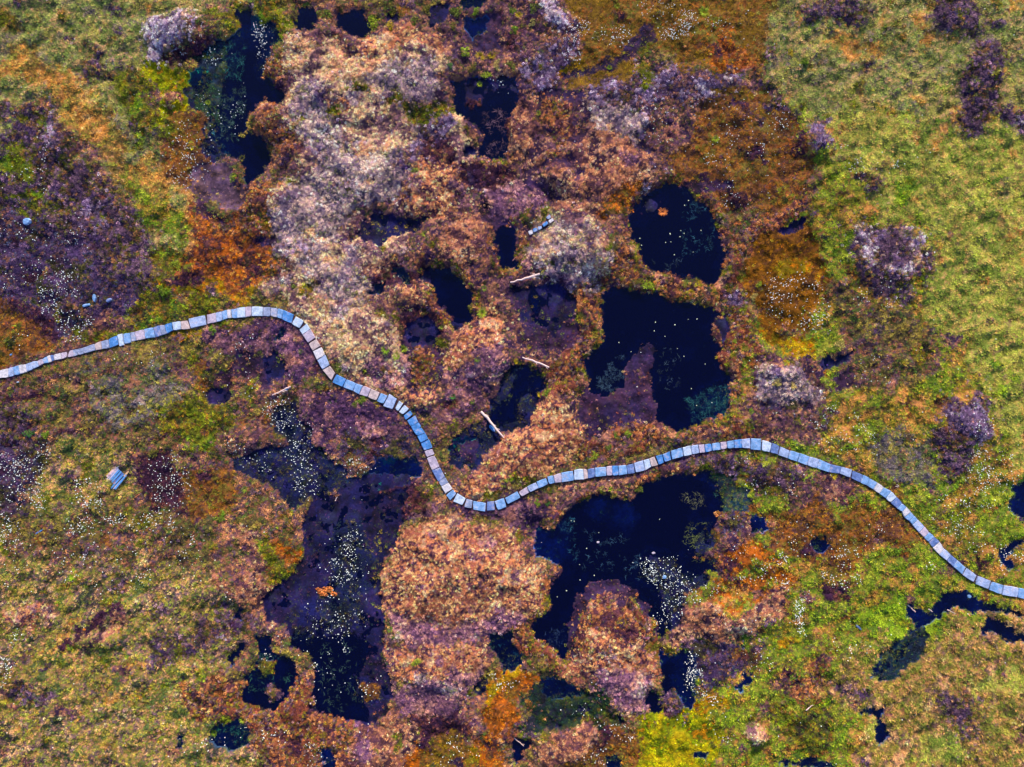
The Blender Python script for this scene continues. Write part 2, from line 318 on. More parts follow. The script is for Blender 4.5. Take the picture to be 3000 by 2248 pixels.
R('HB','I',[(0,800),(300,830),(580,800),(600,900),(500,1000),(330,1100),(130,1180),(70,1000)],.5)
R('OB','I',[(250,860),(560,880),(500,1000),(300,960)],.5)
R('RB','I',[(700,960),(1000,950),(1000,1150),(700,1180),(560,1100)],.7)
R('BG','I',[(1000,1000),(1200,950),(1250,1100),(1200,1250),(1050,1200)],.6)
R('BG','I',[(1380,1000),(1550,920),(1650,1050),(1640,1200),(1450,1250),(1380,1120)],.6)
R('BG','I',[(1600,650),(1900,720),(1850,960),(1700,950),(1620,800)],.5)
R('BG','I',[(1100,600),(1400,640),(1480,740),(1380,860),(1200,900),(1100,760)],.7)
R('OG','I',[(500,1200),(900,1200),(920,1480),(600,1480),(500,1380)],.8)
R('GTN','W',[(1780,1470),(1900,1400),(2020,1400),(2100,1330),(2212,1350),(2600,1360),(2600,1900),(1830,1900),(1880,1560)],.9)
R('GR','I',[(1480,1500),(1660,1350),(1700,1658),(1500,1700)],.8)
R('GR','I',[(1900,1000),(2211,1050),(2400,1240),(1980,1180)],.8)
R('HP','I',[(1700,1230),(1900,1230),(1950,1380),(1800,1450),(1700,1380)],.7)
R('TN','I',[(400,1420),(520,1410),(540,1480),(480,1520),(420,1490)],.3)
R('YG','I',[(-300,1300),(200,1230),(240,1500),(150,1800),(-300,1800)],.7)
R('YG','H',[(1880,1400),(2050,1270),(2211,1380),(2300,1800),(1850,1800)],.5)
R('YO','I',[(60,1230),(240,1220),(260,1290),(100,1310)],.3)
R('YO','I',[(700,790),(780,790),(760,860),(690,850)],.3)
# west of the pools
R('TO','E',[(310,180),(540,170),(600,260),(500,330),(380,300)],.3)
R('HD','E',[(380,330),(560,330),(640,430),(660,560),(420,580),(360,450)],.4)
R('HD','E',[(280,60),(480,50),(500,180),(300,190),(180,260),(160,180)],.4)
R('PE','E',[(400,560),(650,560),(690,640),(660,800),(620,870),(480,900),(400,860),(430,700)],.3)
R('RB','E',[(500,600),(620,640),(600,860),(500,880)],.4)
R('TO','E',[(870,450),(1000,430),(1090,470),(1110,540),(1130,640),(1080,720),(940,840),(860,900),(760,880),(690,800),(690,700),(740,560)],.3)
R('TP','E',[(900,620),(1110,600),(1080,720),(940,850),(860,900),(760,880),(720,800),(860,740)],.5)
R('TO','E',[(140,810),(400,800),(420,880),(560,870),(680,850),(720,920),(700,1000),(540,1010),(440,960),(370,930),(280,860)],.4)
R('TP','E',[(250,640),(420,660),(430,780),(380,830),(200,740)],.6)
R('TO','E',[(1180,1090),(1240,1030),(1320,880),(1350,740),(1420,600),(1500,600),(1560,700),(1560,800),(1500,880),(1480,960),(1500,1080),(1560,1180),(1570,1300),(1540,1370),(1380,1390),(1180,1490),(1060,1560),(900,1580),(760,1540),(720,1440),(780,1400),(880,1380),(960,1290),(1060,1200)],.35)
R('RB','E',[(1340,720),(1440,620),(1560,700),(1560,830),(1500,900),(1400,900),(1320,860)],.4)
R('RM','E',[(1380,900),(1500,900),(1500,1060),(1560,1180),(1500,1190),(1430,1080)],.4)
R('OG','E',[(1180,1440),(1390,1380),(1380,1410),(1200,1490),(1070,1520),(1090,1470)],.3)
R('LG','E',[(1240,-10),(1880,-10),(1820,140),(1740,180),(1600,260),(1480,270),(1420,170),(1300,150),(1200,100),(1180,40)],.4)
R('TN','B',[(1400,1420),(1560,1390),(1700,1400),(1760,1500),(1840,1600),(1780,1720),(1500,1600),(1340,1560),(1340,1500)],.4)
R('LG','B',[(1340,1560),(1500,1590),(1800,1640),(1850,1700),(1200,1700),(1290,1600)],.4)
R('RB','E',[(1880,-20),(1940,-20),(2060,110),(2211,150),(2211,290),(2100,290),(1980,240),(1760,190),(1690,230),(1700,330),(1700,450),(1650,580),(1560,680),(1500,560),(1560,460),(1560,340),(1580,270),(1760,160),(1860,60)],.3)
R('RB','E',[(1570,1190),(1700,1190),(1760,1120),(1900,1090),(2220,1130),(2220,1230),(1990,1310),(1570,1380),(1540,1250)],.3)
R('RM','E',[(1560,1460),(1900,1400),(2211,1330),(2211,1460),(1980,1560),(1750,1580),(1660,1580),(1500,1658),(1200,1700),(1050,1658),(1200,1560)],.4)
R('TO2','E',[(1200,1560),(1500,1460),(1560,1480),(1500,1560),(1300,1600)],.4)
R('MV','E',[(540,1020),(700,1000),(860,900),(960,860),(940,960),(880,1040),(760,1100),(690,1200),(690,1350),(640,1250)],.4)
# bottom centre
R('MV','H',[(600,-20),(1400,-20),(1290,120),(1230,250),(900,120),(640,60),(420,120),(380,60)],.4)
R('HD','E',[(180,1500),(480,1440),(560,1500),(620,1640),(400,1700),(150,1700)],.5)
R('TO','H',[(450,130),(640,70),(950,140),(1200,200),(1230,280),(1300,380),(1330,520),(1300,680),(1220,740),(1000,700),(800,740),(500,760),(340,760),(260,600),(240,420),(300,300),(400,220)],.35)
R('TP','H',[(280,620),(700,650),(1200,650),(1180,760),(1100,880),(980,880),(900,800),(500,800),(340,780)],.4)  # shaded lower side of the mound put into the cover colour, with heather
R('RM','H',[(1080,200),(1230,230),(1250,330),(1130,330)],.3)
R('TO','H',[(300,800),(560,780),(760,800),(980,850),(960,1000),(860,1100),(740,1200),(430,1080),(340,1060),(280,950),(220,860)],.4)
R('TP','H',[(300,1080),(500,1020),(880,1040),(830,1140),(760,1280),(620,1330),(450,1330),(330,1200)],.5)
R('HD','H',[(430,1310),(750,1280),(800,1380),(880,1420),(860,1500),(700,1400),(620,1540),(520,1560),(420,1480)],.4)
R('GO','H',[(500,1580),(700,1420),(880,1480),(900,1800),(440,1800)],.5)
R('OO','H',[(960,1100),(1100,1020),(1230,1050),(1260,1180),(1180,1330),(1160,1440),(1060,1430),(1060,1800),(860,1800),(880,1450),(940,1330),(900,1200)],.4)
R('YO','H',[(960,1120),(1120,1030),(1130,1090),(1000,1230),(950,1300),(920,1220)],.4)
R('TO','H',[(740,1180),(880,1280),(940,1380),(880,1440),(800,1370)],.3)
R('TO2','H',[(-300,1400),(180,1400),(330,1240),(440,1380),(500,1500),(450,1800),(-500,1800)],.5)
R('OO','H',[(400,1500),(520,1560),(540,1800),(380,1800)],.4)
K('RB','H',[(1110,780),(1200,880),(1300,940),(1400,990),(1560,1020)],120,.4)
R('DG','H',[(1240,1060),(1400,1080),(1530,1140),(1600,1180),(1720,1280),(1840,1300),(1850,1420),(1780,1560),(1700,1640),(1600,1400),(1500,1330),(1380,1350),(1290,1420),(1180,1400),(1240,1200)],.4)
R('OB','H',[(1700,1400),(1900,1380),(1960,1500),(1880,1800),(1680,1800)],.5)
R('TO2','H',[(1300,1400),(1450,1330),(1600,1370),(1690,1500),(1740,1800),(1160,1800),(1280,1560)],.35)
R('OB','H',[(1450,1560),(1680,1500),(1740,1800),(1450,1800)],.4)
R('TO2','H',[(1050,1440),(1120,1440),(1110,1510),(1050,1500)],.15)
R('PE','H',[(1470,610),(1560,550),(1700,450),(1820,480),(1990,590),(2060,760),(2040,820),(1900,600),(1700,540),(1580,620),(1540,800),(1490,940),(1465,900)],.2)
R('TO','H',[(1540,660),(1620,580),(1740,520),(1880,560),(1980,640),(2030,800),(2030,1040),(2000,1180),(1850,1260),(1700,1230),(1600,1150),(1480,1090),(1420,1040),(1500,950),(1520,820)],.3)
R('RB','H',[(1540,680),(1640,580),(1760,520),(1880,560),(1980,640),(2010,780),(1900,760),(1760,680),(1640,740),(1560,900),(1500,940),(1520,820)],.35)
R('LGw','H',[(1700,860),(1850,840),(1860,920),(1760,950)],.3)
R('TP','H',[(1600,1060),(2000,1020),(2010,1150),(1860,1260),(1700,1230),(1600,1150)],.4)
K('GO','H',[(2020,820),(2110,860),(2260,870)],90,.3)
R('TO2','H',[(1850,1270),(1960,1200),(1960,1270),(1880,1290)],.15)
R('HP','H',[(2040,1230),(2211,1130),(2211,1330),(2100,1330)],.4)
# lower left pools' rims
R('TO2','G',[(1250,380),(1500,380),(1540,170),(1640,170),(1700,300),(1760,480),(1700,560),(1560,600),(1300,520)],.5)
R('OG','G',[(1640,220),(1780,120),(1830,280),(1900,300),(1830,440),(1750,480),(1690,300)],.4)
R('OO','G',[(1780,160),(1900,140),(1950,230),(1900,300),(1800,280)],.3)
R('RB','G',[(1150,1150),(1500,1040),(1600,1130),(1600,1250),(1760,1300),(1880,1150),(1900,1080),(2050,1100),(2020,1230),(2230,1370),(2230,1800),(1700,1800),(1640,1400),(1300,1330)],.4)
R('TO2','G',[(450,930),(620,790),(800,650),(840,700),(640,860),(540,960),(460,1000)],.3)
K('HD','G',[(400,870),(560,750),(770,610)],46,.4)
for a_ in [(520,1140,650,1040),(640,1210,760,1090),(480,1030,700,920),(90,620,270,560),(0,1010,150,950),(300,780,420,700),(800,1000,960,920),(860,1180,1000,1090),(200,1330,340,1240),(420,1400,560,1310),(60,1480,230,1400),(620,1560,760,1500),(150,860,300,800),(980,560,1120,500),(340,420,470,360)]:
    K('GT','G',[a_[:2], ((a_[0] + a_[2]) / 2 + 8, (a_[1] + a_[3]) / 2 + 12), a_[2:]],30,.35)
for a_ in [(560,1180,700,1060),(500,1080,690,980),(100,680,260,600),(0,1070,160,1010),(840,1060,960,980),(220,1400,340,1310),(640,1640,780,1560),(900,1240,1040,1140),(300,480,440,420)]:
    K('OG','G',[a_[:2], a_[2:]],26,.35)
R('HP','G',[(1000,780),(1350,620),(1560,640),(1560,800),(1300,900),(1020,920)],.8)
R('HP','G',[(100,1050),(330,1080),(460,1200),(200,1260),(60,1180)],.8)
R('GM','G',[(1150,1540),(1550,1560),(1550,1800),(1150,1800)],.6)
R('TO','G',[(-100,560),(260,550),(330,620),(180,640),(120,700)],.4)
# ---- wet ground and water
R('PB','B',[(120,1440),(300,1390),(450,1400),(570,1400),(540,1450),(480,1500),(350,1530),(260,1590),(150,1580),(90,1500)],.3)
R('HD','E',[(560,60),(700,60),(800,150),(870,260),(860,400),(760,480),(660,420),(600,260)],.4)
R('DW','E',[(590,70),(680,80),(770,180),(835,250),(815,330),(835,390),(765,440),(725,440),(675,365),(610,280),(600,180)],.2)
R('PB','E',[(720,440),(800,420),(780,460),(740,480)],.2)
R('PB','E',[(500,60),(600,80),(600,180),(520,150)],.3)
R('PE','E',[(1060,270),(1100,190),(1180,180),(1400,170),(1440,240),(1560,300),(1540,400),(1560,480),(1480,560),(1350,640),(1240,620),(1160,500),(1120,350)],.3)
R('PD','E',[(1090,190),(1400,170),(1440,240),(1560,300),(1550,440),(1460,420),(1360,500),(1200,420),(1120,290)],.5)
R('PB','E',[(1150,190),(1400,170),(1440,250),(1360,300),(1200,290)],.4)
R('DW','E',[(1235,230),(1275,235),(1300,300),(1295,380),(1270,370),(1240,290)],.15)
R('PB','E',[(420,440),(560,400),(640,500),(620,580),(480,580),(410,530)],.3)
R('VW','E',[(180,180),(280,170),(290,250),(220,270),(170,240)],.3)
R('VW','E',[(320,100),(430,90),(440,160),(350,150)],.25)
R('VD','E',[(1100,720),(1180,700),(1300,760),(1310,860),(1280,920),(1240,1020),(1200,1090),(1060,1120),(960,1080),(960,980),(940,930),(1010,900),(1060,820)],.3)
R('DW','E',[(1190,735),(1225,750),(1190,830),(1140,900),(1110,950),(1095,1050),(1050,1060),(985,1030),(1010,980),(1070,960),(1090,880),(1120,830),(1160,780)],.15)
R('DW','E',[(1260,790),(1290,800),(1285,850),(1255,850)],.12)
R('VD','E',[(760,1120),(900,1050),(1010,1130),(1030,1190),(940,1280),(860,1380),(780,1380),(700,1330),(690,1230)],.3)
R('PE','E',[(790,1210),(900,1190),(920,1240),(840,1330),(760,1300)],.25)
K('TW','E',[(720,1260),(760,1210),(820,1185),(880,1195)],34,.15)
# left big pool
R('VW','A',[(1440,240),(1560,180),(1620,120),(1700,110),(1770,150),(1800,230),(1810,290),(1760,330),(1740,420),(1700,500),(1800,540),(1840,620),(1840,690),(1800,710),(1760,670),(1700,640),(1660,700),(1610,760),(1600,830),(1560,860),(1620,850),(1700,870),(1750,950),(1790,1060),(1720,1100),(1660,1150),(1620,1180),(1580,1240),(1560,1150),(1550,1000),(1480,1000),(1400,940),(1340,860),(1330,740),(1290,600),(1310,520),(1330,440),(1290,380),(1330,280)],.3)
R('VD','A',[(1210,560),(1300,540),(1380,700),(1360,860),(1460,1000),(1400,1060),(1280,1000),(1300,850),(1300,740),(1210,700)],.5)
R('TG','A',[(1270,400),(1360,300),(1470,240),(1500,330),(1450,480),(1480,600),(1410,720),(1430,880),(1340,900),(1300,760),(1240,620)],.7)
R('DW','A',[(1620,210),(1700,180),(1720,300),(1640,420),(1680,510),(1790,540),(1835,620),(1830,690),(1790,690),(1690,640),(1640,700),(1600,760),(1560,860),(1620,850),(1700,880),(1750,950),(1780,1060),(1720,1090),(1650,1150),(1610,1180),(1560,1100),(1560,960),(1480,880),(1420,760),(1470,620),(1500,500),(1480,360),(1540,260)],.4)
R('DW','A',[(1530,60),(1620,60),(1620,130),(1560,145),(1530,110)],.2)
R('TW','A',[(1620,100),(1720,110),(1720,170),(1630,180)],.25)
R('TW','A',[(1240,450),(1320,450),(1310,530),(1240,520)],.2)
R('DW','A',[(1920,60),(2040,60),(2052,130),(2050,185),(2010,205),(1960,195),(1925,215),(1915,150)],.2)
R('DW','B',[(0,80),(60,55),(155,65),(165,130),(175,200),(150,250),(90,230),(30,190),(-30,170),(-30,70)],.2)
R('PB','B',[(560,40),(690,30),(690,120),(640,190),(570,180)],.3)
R('PB','B',[(270,100),(300,80),(380,110),(330,150),(280,140)],.3)
R('PE','B',[(790,130),(960,80),(1080,150),(1020,230),(1020,330),(950,350),(850,350),(830,280),(790,220)],.3)
R('SW','B',[(800,120),(940,90),(960,190),(860,250),(790,200)],.3)
R('VW','B',[(780,-40),(1000,-40),(980,30),(800,60)],.3)
R('DW','B',[(730,520),(860,500),(1000,510),(1140,500),(1150,600),(1120,690),(1090,760),(1070,850),(1075,950),(1050,1030),(950,1010),(890,1015),(880,950),(900,880),(850,790),(790,770),(750,700),(730,600)],.2)
R('PB','B',[(800,510),(1000,500),(1130,520),(1130,600),(1000,620),(940,650),(910,710),(860,680),(780,650),(780,560)],.3)
R('HD','B',[(790,645),(880,650),(915,700),(880,710),(800,680)],.15)
R('PB','B',[(790,950),(880,940),(885,1015),(800,1000)],.2)
R('DW','B',[(970,1490),(1060,1480),(1150,1490),(1160,1560),(1140,1658),(1160,1690),(1150,1740),(1050,1745),(1010,1700),(1000,1600)],.2)
# twin lakes
R('DW','W',[(1350,445),(1400,420),(1430,395),(1480,410),(1520,430),(1550,480),(1568,560),(1560,605),(1520,605),(1460,600),(1400,575),(1385,540),(1365,500)],.25)
R('PB','B',[(1840,1370),(1950,1290),(2110,1210),(2110,1310),(2010,1390),(1950,1420),(1880,1410)],.25)
R('DW','E',[(1690,230),(1760,190),(1880,200),(1960,230),(2050,250),(2130,280),(2230,290),(2310,310),(2440,330),(2470,380),(2410,450),(2410,540),(2470,580),(2430,640),(2470,720),(2540,800),(2500,870),(2490,1030),(2360,1080),(2270,1110),(2200,1130),(2140,1110),(2070,1080),(2060,960),(2010,880),(1990,800),(2010,700),(2040,600),(2000,560),(1920,620),(1840,680),(1840,780),(1850,870),(1760,890),(1680,910),(1600,870),(1570,780),(1560,670),(1620,640),(1680,560),(1700,450),(1690,350)],.2)
R('PB','F',[(240,310),(310,400),(330,470),(300,560),(250,580),(230,480),(210,440),(260,400)],.2)
R('VW','F',[(120,900),(290,820),(290,1030),(150,1070),(60,1000)],.5)
R('PE','E',[(2045,600),(1990,560),(1930,610),(1840,690),(1830,850),(1750,895),(1650,905),(1560,870),(1540,1000),(1540,1100),(1600,1180),(1700,1190),(1750,1120),(1900,1090),(2060,1100),(2055,960),(2005,860),(2010,740)],.15)
R('RM','E',[(1900,760),(1960,740),(1960,850),(1900,840)],.2)
R('PB','E',[(1700,230),(1780,200),(1780,240),(1720,280)],.2)
# right lower lake
R('DW','H',[(1420,60),(1440,0),(1500,-60),(1650,-100),(1880,-60),(1940,-140),(2060,-200),(2200,-250),(2350,-260),(2460,-200),(2560,-110),(2580,0),(2440,90),(2400,160),(2340,120),(2330,250),(2270,300),(2420,320),(2430,370),(2300,400),(2200,420),(2150,600),(2211,740),(2060,780),(2020,680),(1970,590),(1850,520),(1750,470),(1650,480),(1560,560),(1490,620),(1480,700),(1490,820),(1470,950),(1420,950),(1330,910),(1260,840),(1220,760),(1290,680),(1340,600),(1380,470),(1440,400),(1390,320),(1280,290),(1240,230),(1290,120)],.25)
K('PE','H',[(1478,880),(1484,760),(1496,660),(1540,580),(1660,480),(1780,470),(1900,540),(1990,610)],46,.25)
R('SW','H',[(1290,100),(1410,70),(1490,130),(1480,290),(1420,340),(1300,290),(1240,230)],.25)
R('SW','E',[(1560,1640),(1660,1590),(1900,1630),(1940,1700),(1900,1780),(1740,1740),(1620,1700)],.25)
R('SW','F',[(130,1430),(330,1440),(430,1560),(420,1690),(330,1640),(200,1560)],.4)
R('TG','F',[(160,1430),(330,1430),(430,1560),(420,1700),(330,1660),(230,1560)],.6)
R('VD','I',[(80,100),(180,90),(230,200),(120,300),(70,260)],.5)
R('VD','H',[(1960,260),(2130,250),(2211,330),(2230,500),(2211,760),(2090,740),(2060,620),(1980,480),(1900,440),(1930,340)],.4)
R('VD','I',[(-30,400),(120,400),(180,440),(80,520),(0,560),(-40,500)],.4)
R('HB','I',[(230,0),(360,0),(360,120),(260,170),(220,90)],.3)
K('DW','H',[(1900,470),(2010,570),(2065,690),(2075,790)],46,.2)
R('SW','H',[(2080,1060),(2060,940),(2211,900),(2300,940),(2290,1280),(2211,1200),(2150,1150)],.3)
R('DW','H',[(1970,1170),(2050,1190),(2110,1020),(2140,980),(2170,1050),(2150,1150),(2080,1230),(2040,1320),(1990,1310),(1960,1250)],.2)
R('VW','H',[(970,810),(1090,800),(1110,880),(1200,930),(1180,1000),(1060,1030),(980,960),(960,880)],.3)
R('VD','H',[(840,1110),(960,1050),(960,1130),(900,1220),(850,1190)],.25)
R('DW','H',[(1120,1475),(1240,1470),(1230,1505),(1190,1540),(1180,1600),(1130,1640),(1110,1560)],.15)
R('VW','H',[(1270,1080),(1500,1130),(1560,1190),(1420,1240),(1280,1180)],.4)
R('VW','H',[(1720,1560),(1830,1620),(1830,1700),(1700,1700)],.3)
# left lower lake
R('PD','G',[(1960,60),(2000,-60),(2211,-120),(2600,-140),(2600,60),(2540,280),(2440,420),(2460,560),(2510,700),(2480,860),(2560,1200),(2400,1390),(2211,1370),(2100,1320),(2010,1240),(2040,1100),(2000,950),(1900,830),(1830,740),(1740,680),(1690,620),(1700,550),(1780,500),(1870,420),(1940,300)],.3)
R('SW','E',[(240,1300),(350,1290),(480,1310),(500,1380),(480,1430),(350,1430),(260,1480),(160,1540),(60,1590),(-20,1560),(60,1440),(200,1380)],.3)
R('TW','E',[(250,1310),(340,1300),(360,1350),(270,1370)],.25)
R('PB','E',[(0,1500),(160,1400),(420,1420),(420,1480),(260,1560),(200,1700),(-60,1720)],.4)
R('PB','H',[(-250,520),(-60,520),(0,700),(-100,760),(-300,620),(-460,600),(-480,540),(-400,480)],.35)
R('PB','H',[(-200,-100),(160,-20),(200,80),(60,200),(-80,160)],.4)
R('VD','H',[(0,80),(110,60),(150,200),(240,330),(200,420),(170,520),(180,680),(140,800),(60,860),(-100,900),(-300,860),(-330,640),(-160,560),(-80,440),(-60,200)],.5)
R('PB','H',[(130,540),(230,520),(290,680),(210,860),(120,860),(150,700)],.3)
R('DW','H',[(-300,840),(-200,860),(0,820),(80,850),(180,900),(60,1040),(40,1150),(120,1280),(160,1370),(0,1360),(-80,1340),(-160,1240),(-180,1100),(-210,950)],.3)
R('VD','H',[(80,1080),(230,1080),(250,1220),(150,1260),(60,1200)],.3)
R('OB','H',[(110,1120),(230,1100),(240,1220),(150,1240)],.3)
R('DW','G',[(1660,800),(1720,830),(1790,930),(1870,960),(1900,1010),(1920,1080),(1880,1150),(1850,1220),(1760,1290),(1700,1300),(1600,1250),(1560,1210),(1600,1130),(1590,1050),(1640,1000),(1680,920)],.2)
R('VW','G',[(1680,820),(1780,930),(1780,1100),(1680,1130),(1620,1080),(1650,1000),(1690,920)],.3)
R('HP','G',[(1710,1140),(1790,1130),(1810,1200),(1740,1230)],.25)
R('OG','G',[(1680,960),(1770,970),(1760,1050),(1690,1060)],.2)
R('DW','G',[(1555,820),(1575,900),(1550,960),(1500,1000),(1460,990),(1480,950),(1530,900)],.15)
R('DW','G',[(1560,610),(1580,640),(1570,700),(1540,690)],.15)
R('VW','G',[(1400,1370),(1560,1340),(1620,1400),(1600,1500),(1500,1540),(1400,1520),(1360,1450)],.35)
R('VW','G',[(1150,1430),(1200,1430),(1190,1500),(1140,1530)],.15)
R('SW','G',[(2080,1550),(2150,1540),(2170,1700),(2090,1700)],.2)
# small waters
R('PB','F',[(890,680),(980,640),(1100,600),(1115,630),(1050,700),(940,745)],.15)
R('PE','F',[(980,740),(1080,720),(1100,820),(1000,850)],.3)
R('PB','C',[(610,1490),(680,1430),(760,1400),(820,1420),(740,1500),(640,1530)],.2)
R('PB','D',[(1340,880),(1400,840),(1480,880),(1470,950),(1400,970),(1340,940)],.2)
R('PE','D',[(1520,620),(1700,620),(1850,700),(1870,800),(1750,830),(1600,800),(1500,760)],.35)
R('PB','D',[(1660,640),(1780,620),(1860,760),(1740,800)],.3)
R('PE','D',[(1380,760),(1520,740),(1500,860),(1400,850)],.3)
R('HD','D',[(1060,150),(1160,120),(1260,105),(1340,190),(1250,185),(1110,190)],.15)
R('VW','D',[(1800,470),(1840,480),(1830,540),(1790,520)],.2)
R('SW','I',[(1440,640),(1560,655),(1650,580),(1750,520),(1880,540),(1900,600),(2211,645),(2400,660),(2400,690),(2211,680),(1990,640),(1890,640),(1880,700),(1960,720),(2080,720),(2211,790),(2400,850),(2400,910),(2211,850),(2100,830),(2000,790),(1880,770),(1830,700),(1700,650),(1640,700),(1560,790),(1500,860),(1440,960),(1380,1000),(1340,1090),(1200,1080),(1250,960),(1380,840),(1470,790),(1500,740)],.25)
R('PB','I',[(1470,900),(1560,780),(1610,790),(1560,900),(1480,940)],.25)
R('TG','I',[(1400,850),(1560,750),(1640,790),(1540,960),(1400,1060),(1220,1080),(1290,940)],.6)
K('GY','I',[(1780,660),(1860,700),(1900,720)],60,.3)
R('DW','I',[(1980,720),(2090,730),(2211,800),(2211,840),(2090,810)],.2)
R('DW','I',[(1640,590),(1750,530),(1800,560),(1720,610)],.2)
R('SW','I',[(2050,240),(2130,200),(2211,180),(2400,200),(2400,260),(2211,230),(2150,260),(2120,300),(2140,370),(2400,390),(2090,370),(2040,320)],.15)
R('SW','F',[(2140,1500),(2211,1460),(2400,1400),(2400,1850),(2230,1750),(2140,1640)],.2)
R('HD','I',[(1820,230),(1870,250),(1950,310),(1990,370),(1950,360),(1880,290)],.1)
R('SW','I',[(1180,1265),(1300,1250),(1300,1350),(1340,1400),(1320,1480),(1270,1530),(1240,1450),(1270,1380),(1230,1330),(1130,1320)],.2)
R('SW','I',[(840,180),(930,170),(945,240),(880,280),(850,240)],.15)
R('SW','I',[(400,1050),(470,1070),(430,1150),(340,1180),(345,1120),(400,1110)],.15)
R('SW','I',[(60,1540),(180,1550),(130,1590),(60,1600)],.15)
R('VW','I',[(640,1620),(860,1600),(1000,1640),(960,1680),(640,1660)],.15)
R('SW','I',[(0,1180),(60,1180),(90,1230),(70,1290),(0,1290)],.2)
R('SW','I',[(400,40),(540,50),(540,130),(460,140)],.3)

# ------------------------------------------------------------------ dense survey grid
GX0, GX1, GY0, GY1, ST = -50.0, 50.0, -39.0, 39.0, 0.10
gx = np.arange(GX0, GX1 + ST / 2, ST); gy = np.arange(GY0, GY1 + ST / 2, ST)
NX, NY = len(gx), len(gy)
X, Y = np.meshgrid(gx, gy)
warp = fbm(X, Y, 1.6, 5, 4) * 1.6
CM = np.full(X.shape, CL['MX']['id'], np.int16)
# beyond the survey: rough grass and heather by chance
far = fbm(X, Y, 7.0, 91, 3)
for c, poly, amp, hw in REG:
    pa = np.array(poly)
    m = amp * 1.3 + (hw or 0) + .1
    ix0 = max(0, int((pa[:, 0].min() - m - GX0) / ST)); ix1 = min(NX, int((pa[:, 0].max() + m - GX0) / ST) + 2)
    iy0 = max(0, int((pa[:, 1].min() - m - GY0) / ST)); iy1 = min(NY, int((pa[:, 1].max() + m - GY0) / ST) + 2)
    if ix1 <= ix0 or iy1 <= iy0: continue
    sl = (slice(iy0, iy1), slice(ix0, ix1))
    d = sdist(X[sl], Y[sl], poly, hw is None) + (hw or 0)
    sub = CM[sl]
    sub[d + amp * warp[sl] > 0] = CL[c]['id']

LANDC = lambda *k: [CL[q]['id'] for q in k]
# ragged edges: every border wanders, and neighbours mix into each other
wx_ = fbm(X, Y, 1.7, 611, 3) * .42 + fbm(X, Y, .45, 613, 2) * .40
wy_ = fbm(X, Y, 1.7, 617, 3) * .42 + fbm(X, Y, .45, 619, 2) * .40
jj = np.clip(((Y + wy_ - GY0) / ST).round().astype(int), 0, NY - 1); ii = np.clip(((X + wx_ - GX0) / ST).round().astype(int), 0, NX - 1)
CMw = CM[jj, ii]
sx_ = wx_ * 1.5 + fbm(X, Y, 4.5, 631, 3) * 2.2; sy_ = wy_ * 1.5 + fbm(X, Y, 4.5, 637, 3) * 2.2
jj = np.clip(((Y + sy_ - GY0) / ST).round().astype(int), 0, NY - 1); ii = np.clip(((X + sx_ - GX0) / ST).round().astype(int), 0, NX - 1)
CMs = CM[jj, ii]
WET_ = WATER + [CL['PE']['id'], CL['PT']['id'], CL['HD']['id'], CL['YG']['id']]
CM = np.where(np.isin(CMw, WET_) | np.isin(CMs, WET_), CMw, CMs)
COMP = {'TN': ['LG','LG','TP','OG','TO','HPW'], 'TO': ['TP','RM','TO2','TN','HD'], 'TO2': ['RM','TP','HD','TO','OG'], 'TP': ['LG','HP','TO2'], 'LG': ['TN','HPW','HP','OG','LGw'],
        'RM': ['TO2','HD','OG','HP','TP','RB'], 'RB': ['HD','OG','RM','TO2','OB'], 'GG': ['GT','HP','OG','GR','MXL','MX'], 'GR': ['GT','BG','GG','MX','OG'],
        'GM': ['OG','RM','TO2','GY','HP','BG'], 'GY': ['OB','RM','BG','HP','GT','OG','GR'], 'MX': ['RM','OG','HP','GM','OB','MXL'], 'MXL': ['MX','HP','OG','LG'],
        'OB': ['GO','HD','OG','RM','OO'], 'GO': ['OB','OG','PE','YO'], 'GOd': ['OB','GO','HD'], 'OO': ['GO','OB','OR'], 'OR': ['OO','HD','OG','OB'], 'HP': ['OG','HPW','RM','HD','MX'],
        'MV': ['TP', 'HD', 'RM'], 'HPW': ['HP','LGw','RM','OG'], 'HB': ['HP','HD','OG','MX'], 'HD': ['RM','HB','OG'], 'GT': ['GG','OR','OG'], 'GTN': ['GR','TO2','HP','MX'], 'BG': ['OG','GR','GY'],
        'OG': ['BG','OB','RM','GY'], 'YG': ['OG','YO'], 'DG': ['VD','OG','GO'], 'LGw': ['HPW','TN','LG'], 'YO': ['GO','OG']}
base_cm = CM.copy()
for q, lst in COMP.items():
    mq = base_cm == CL[q]['id']
    for n_, other in enumerate(lst):
        nn = fbm(X, Y, 1.5 + .35 * (n_ % 3), 700 + 13 * n_ + CL[q]['id'], 3)
        thr = .43 + .035 * n_
        CM[mq & (nn > thr)] = CL[other]['id']

def blur(a, r):
    for ax in (0, 1):
        k = 2 * r + 1
        p = np.pad(a, [(r + 1, r) if i == ax else (0, 0) for i in range(2)], mode='edge')
        cs = np.cumsum(p, axis=ax)
        a = (np.take(cs, range(k, cs.shape[ax]), axis=ax) - np.take(cs, range(0, cs.shape[ax] - k), axis=ax)) / k
    return a

HT = np.array([CL[k]['h'] for k in NAMES])
isW = np.isin(CM, WATER)
deep = (CM == CL['DW']['id'])
wet = isW | (CM == CL['PE']['id']) | (CM == CL['PT']['id'])
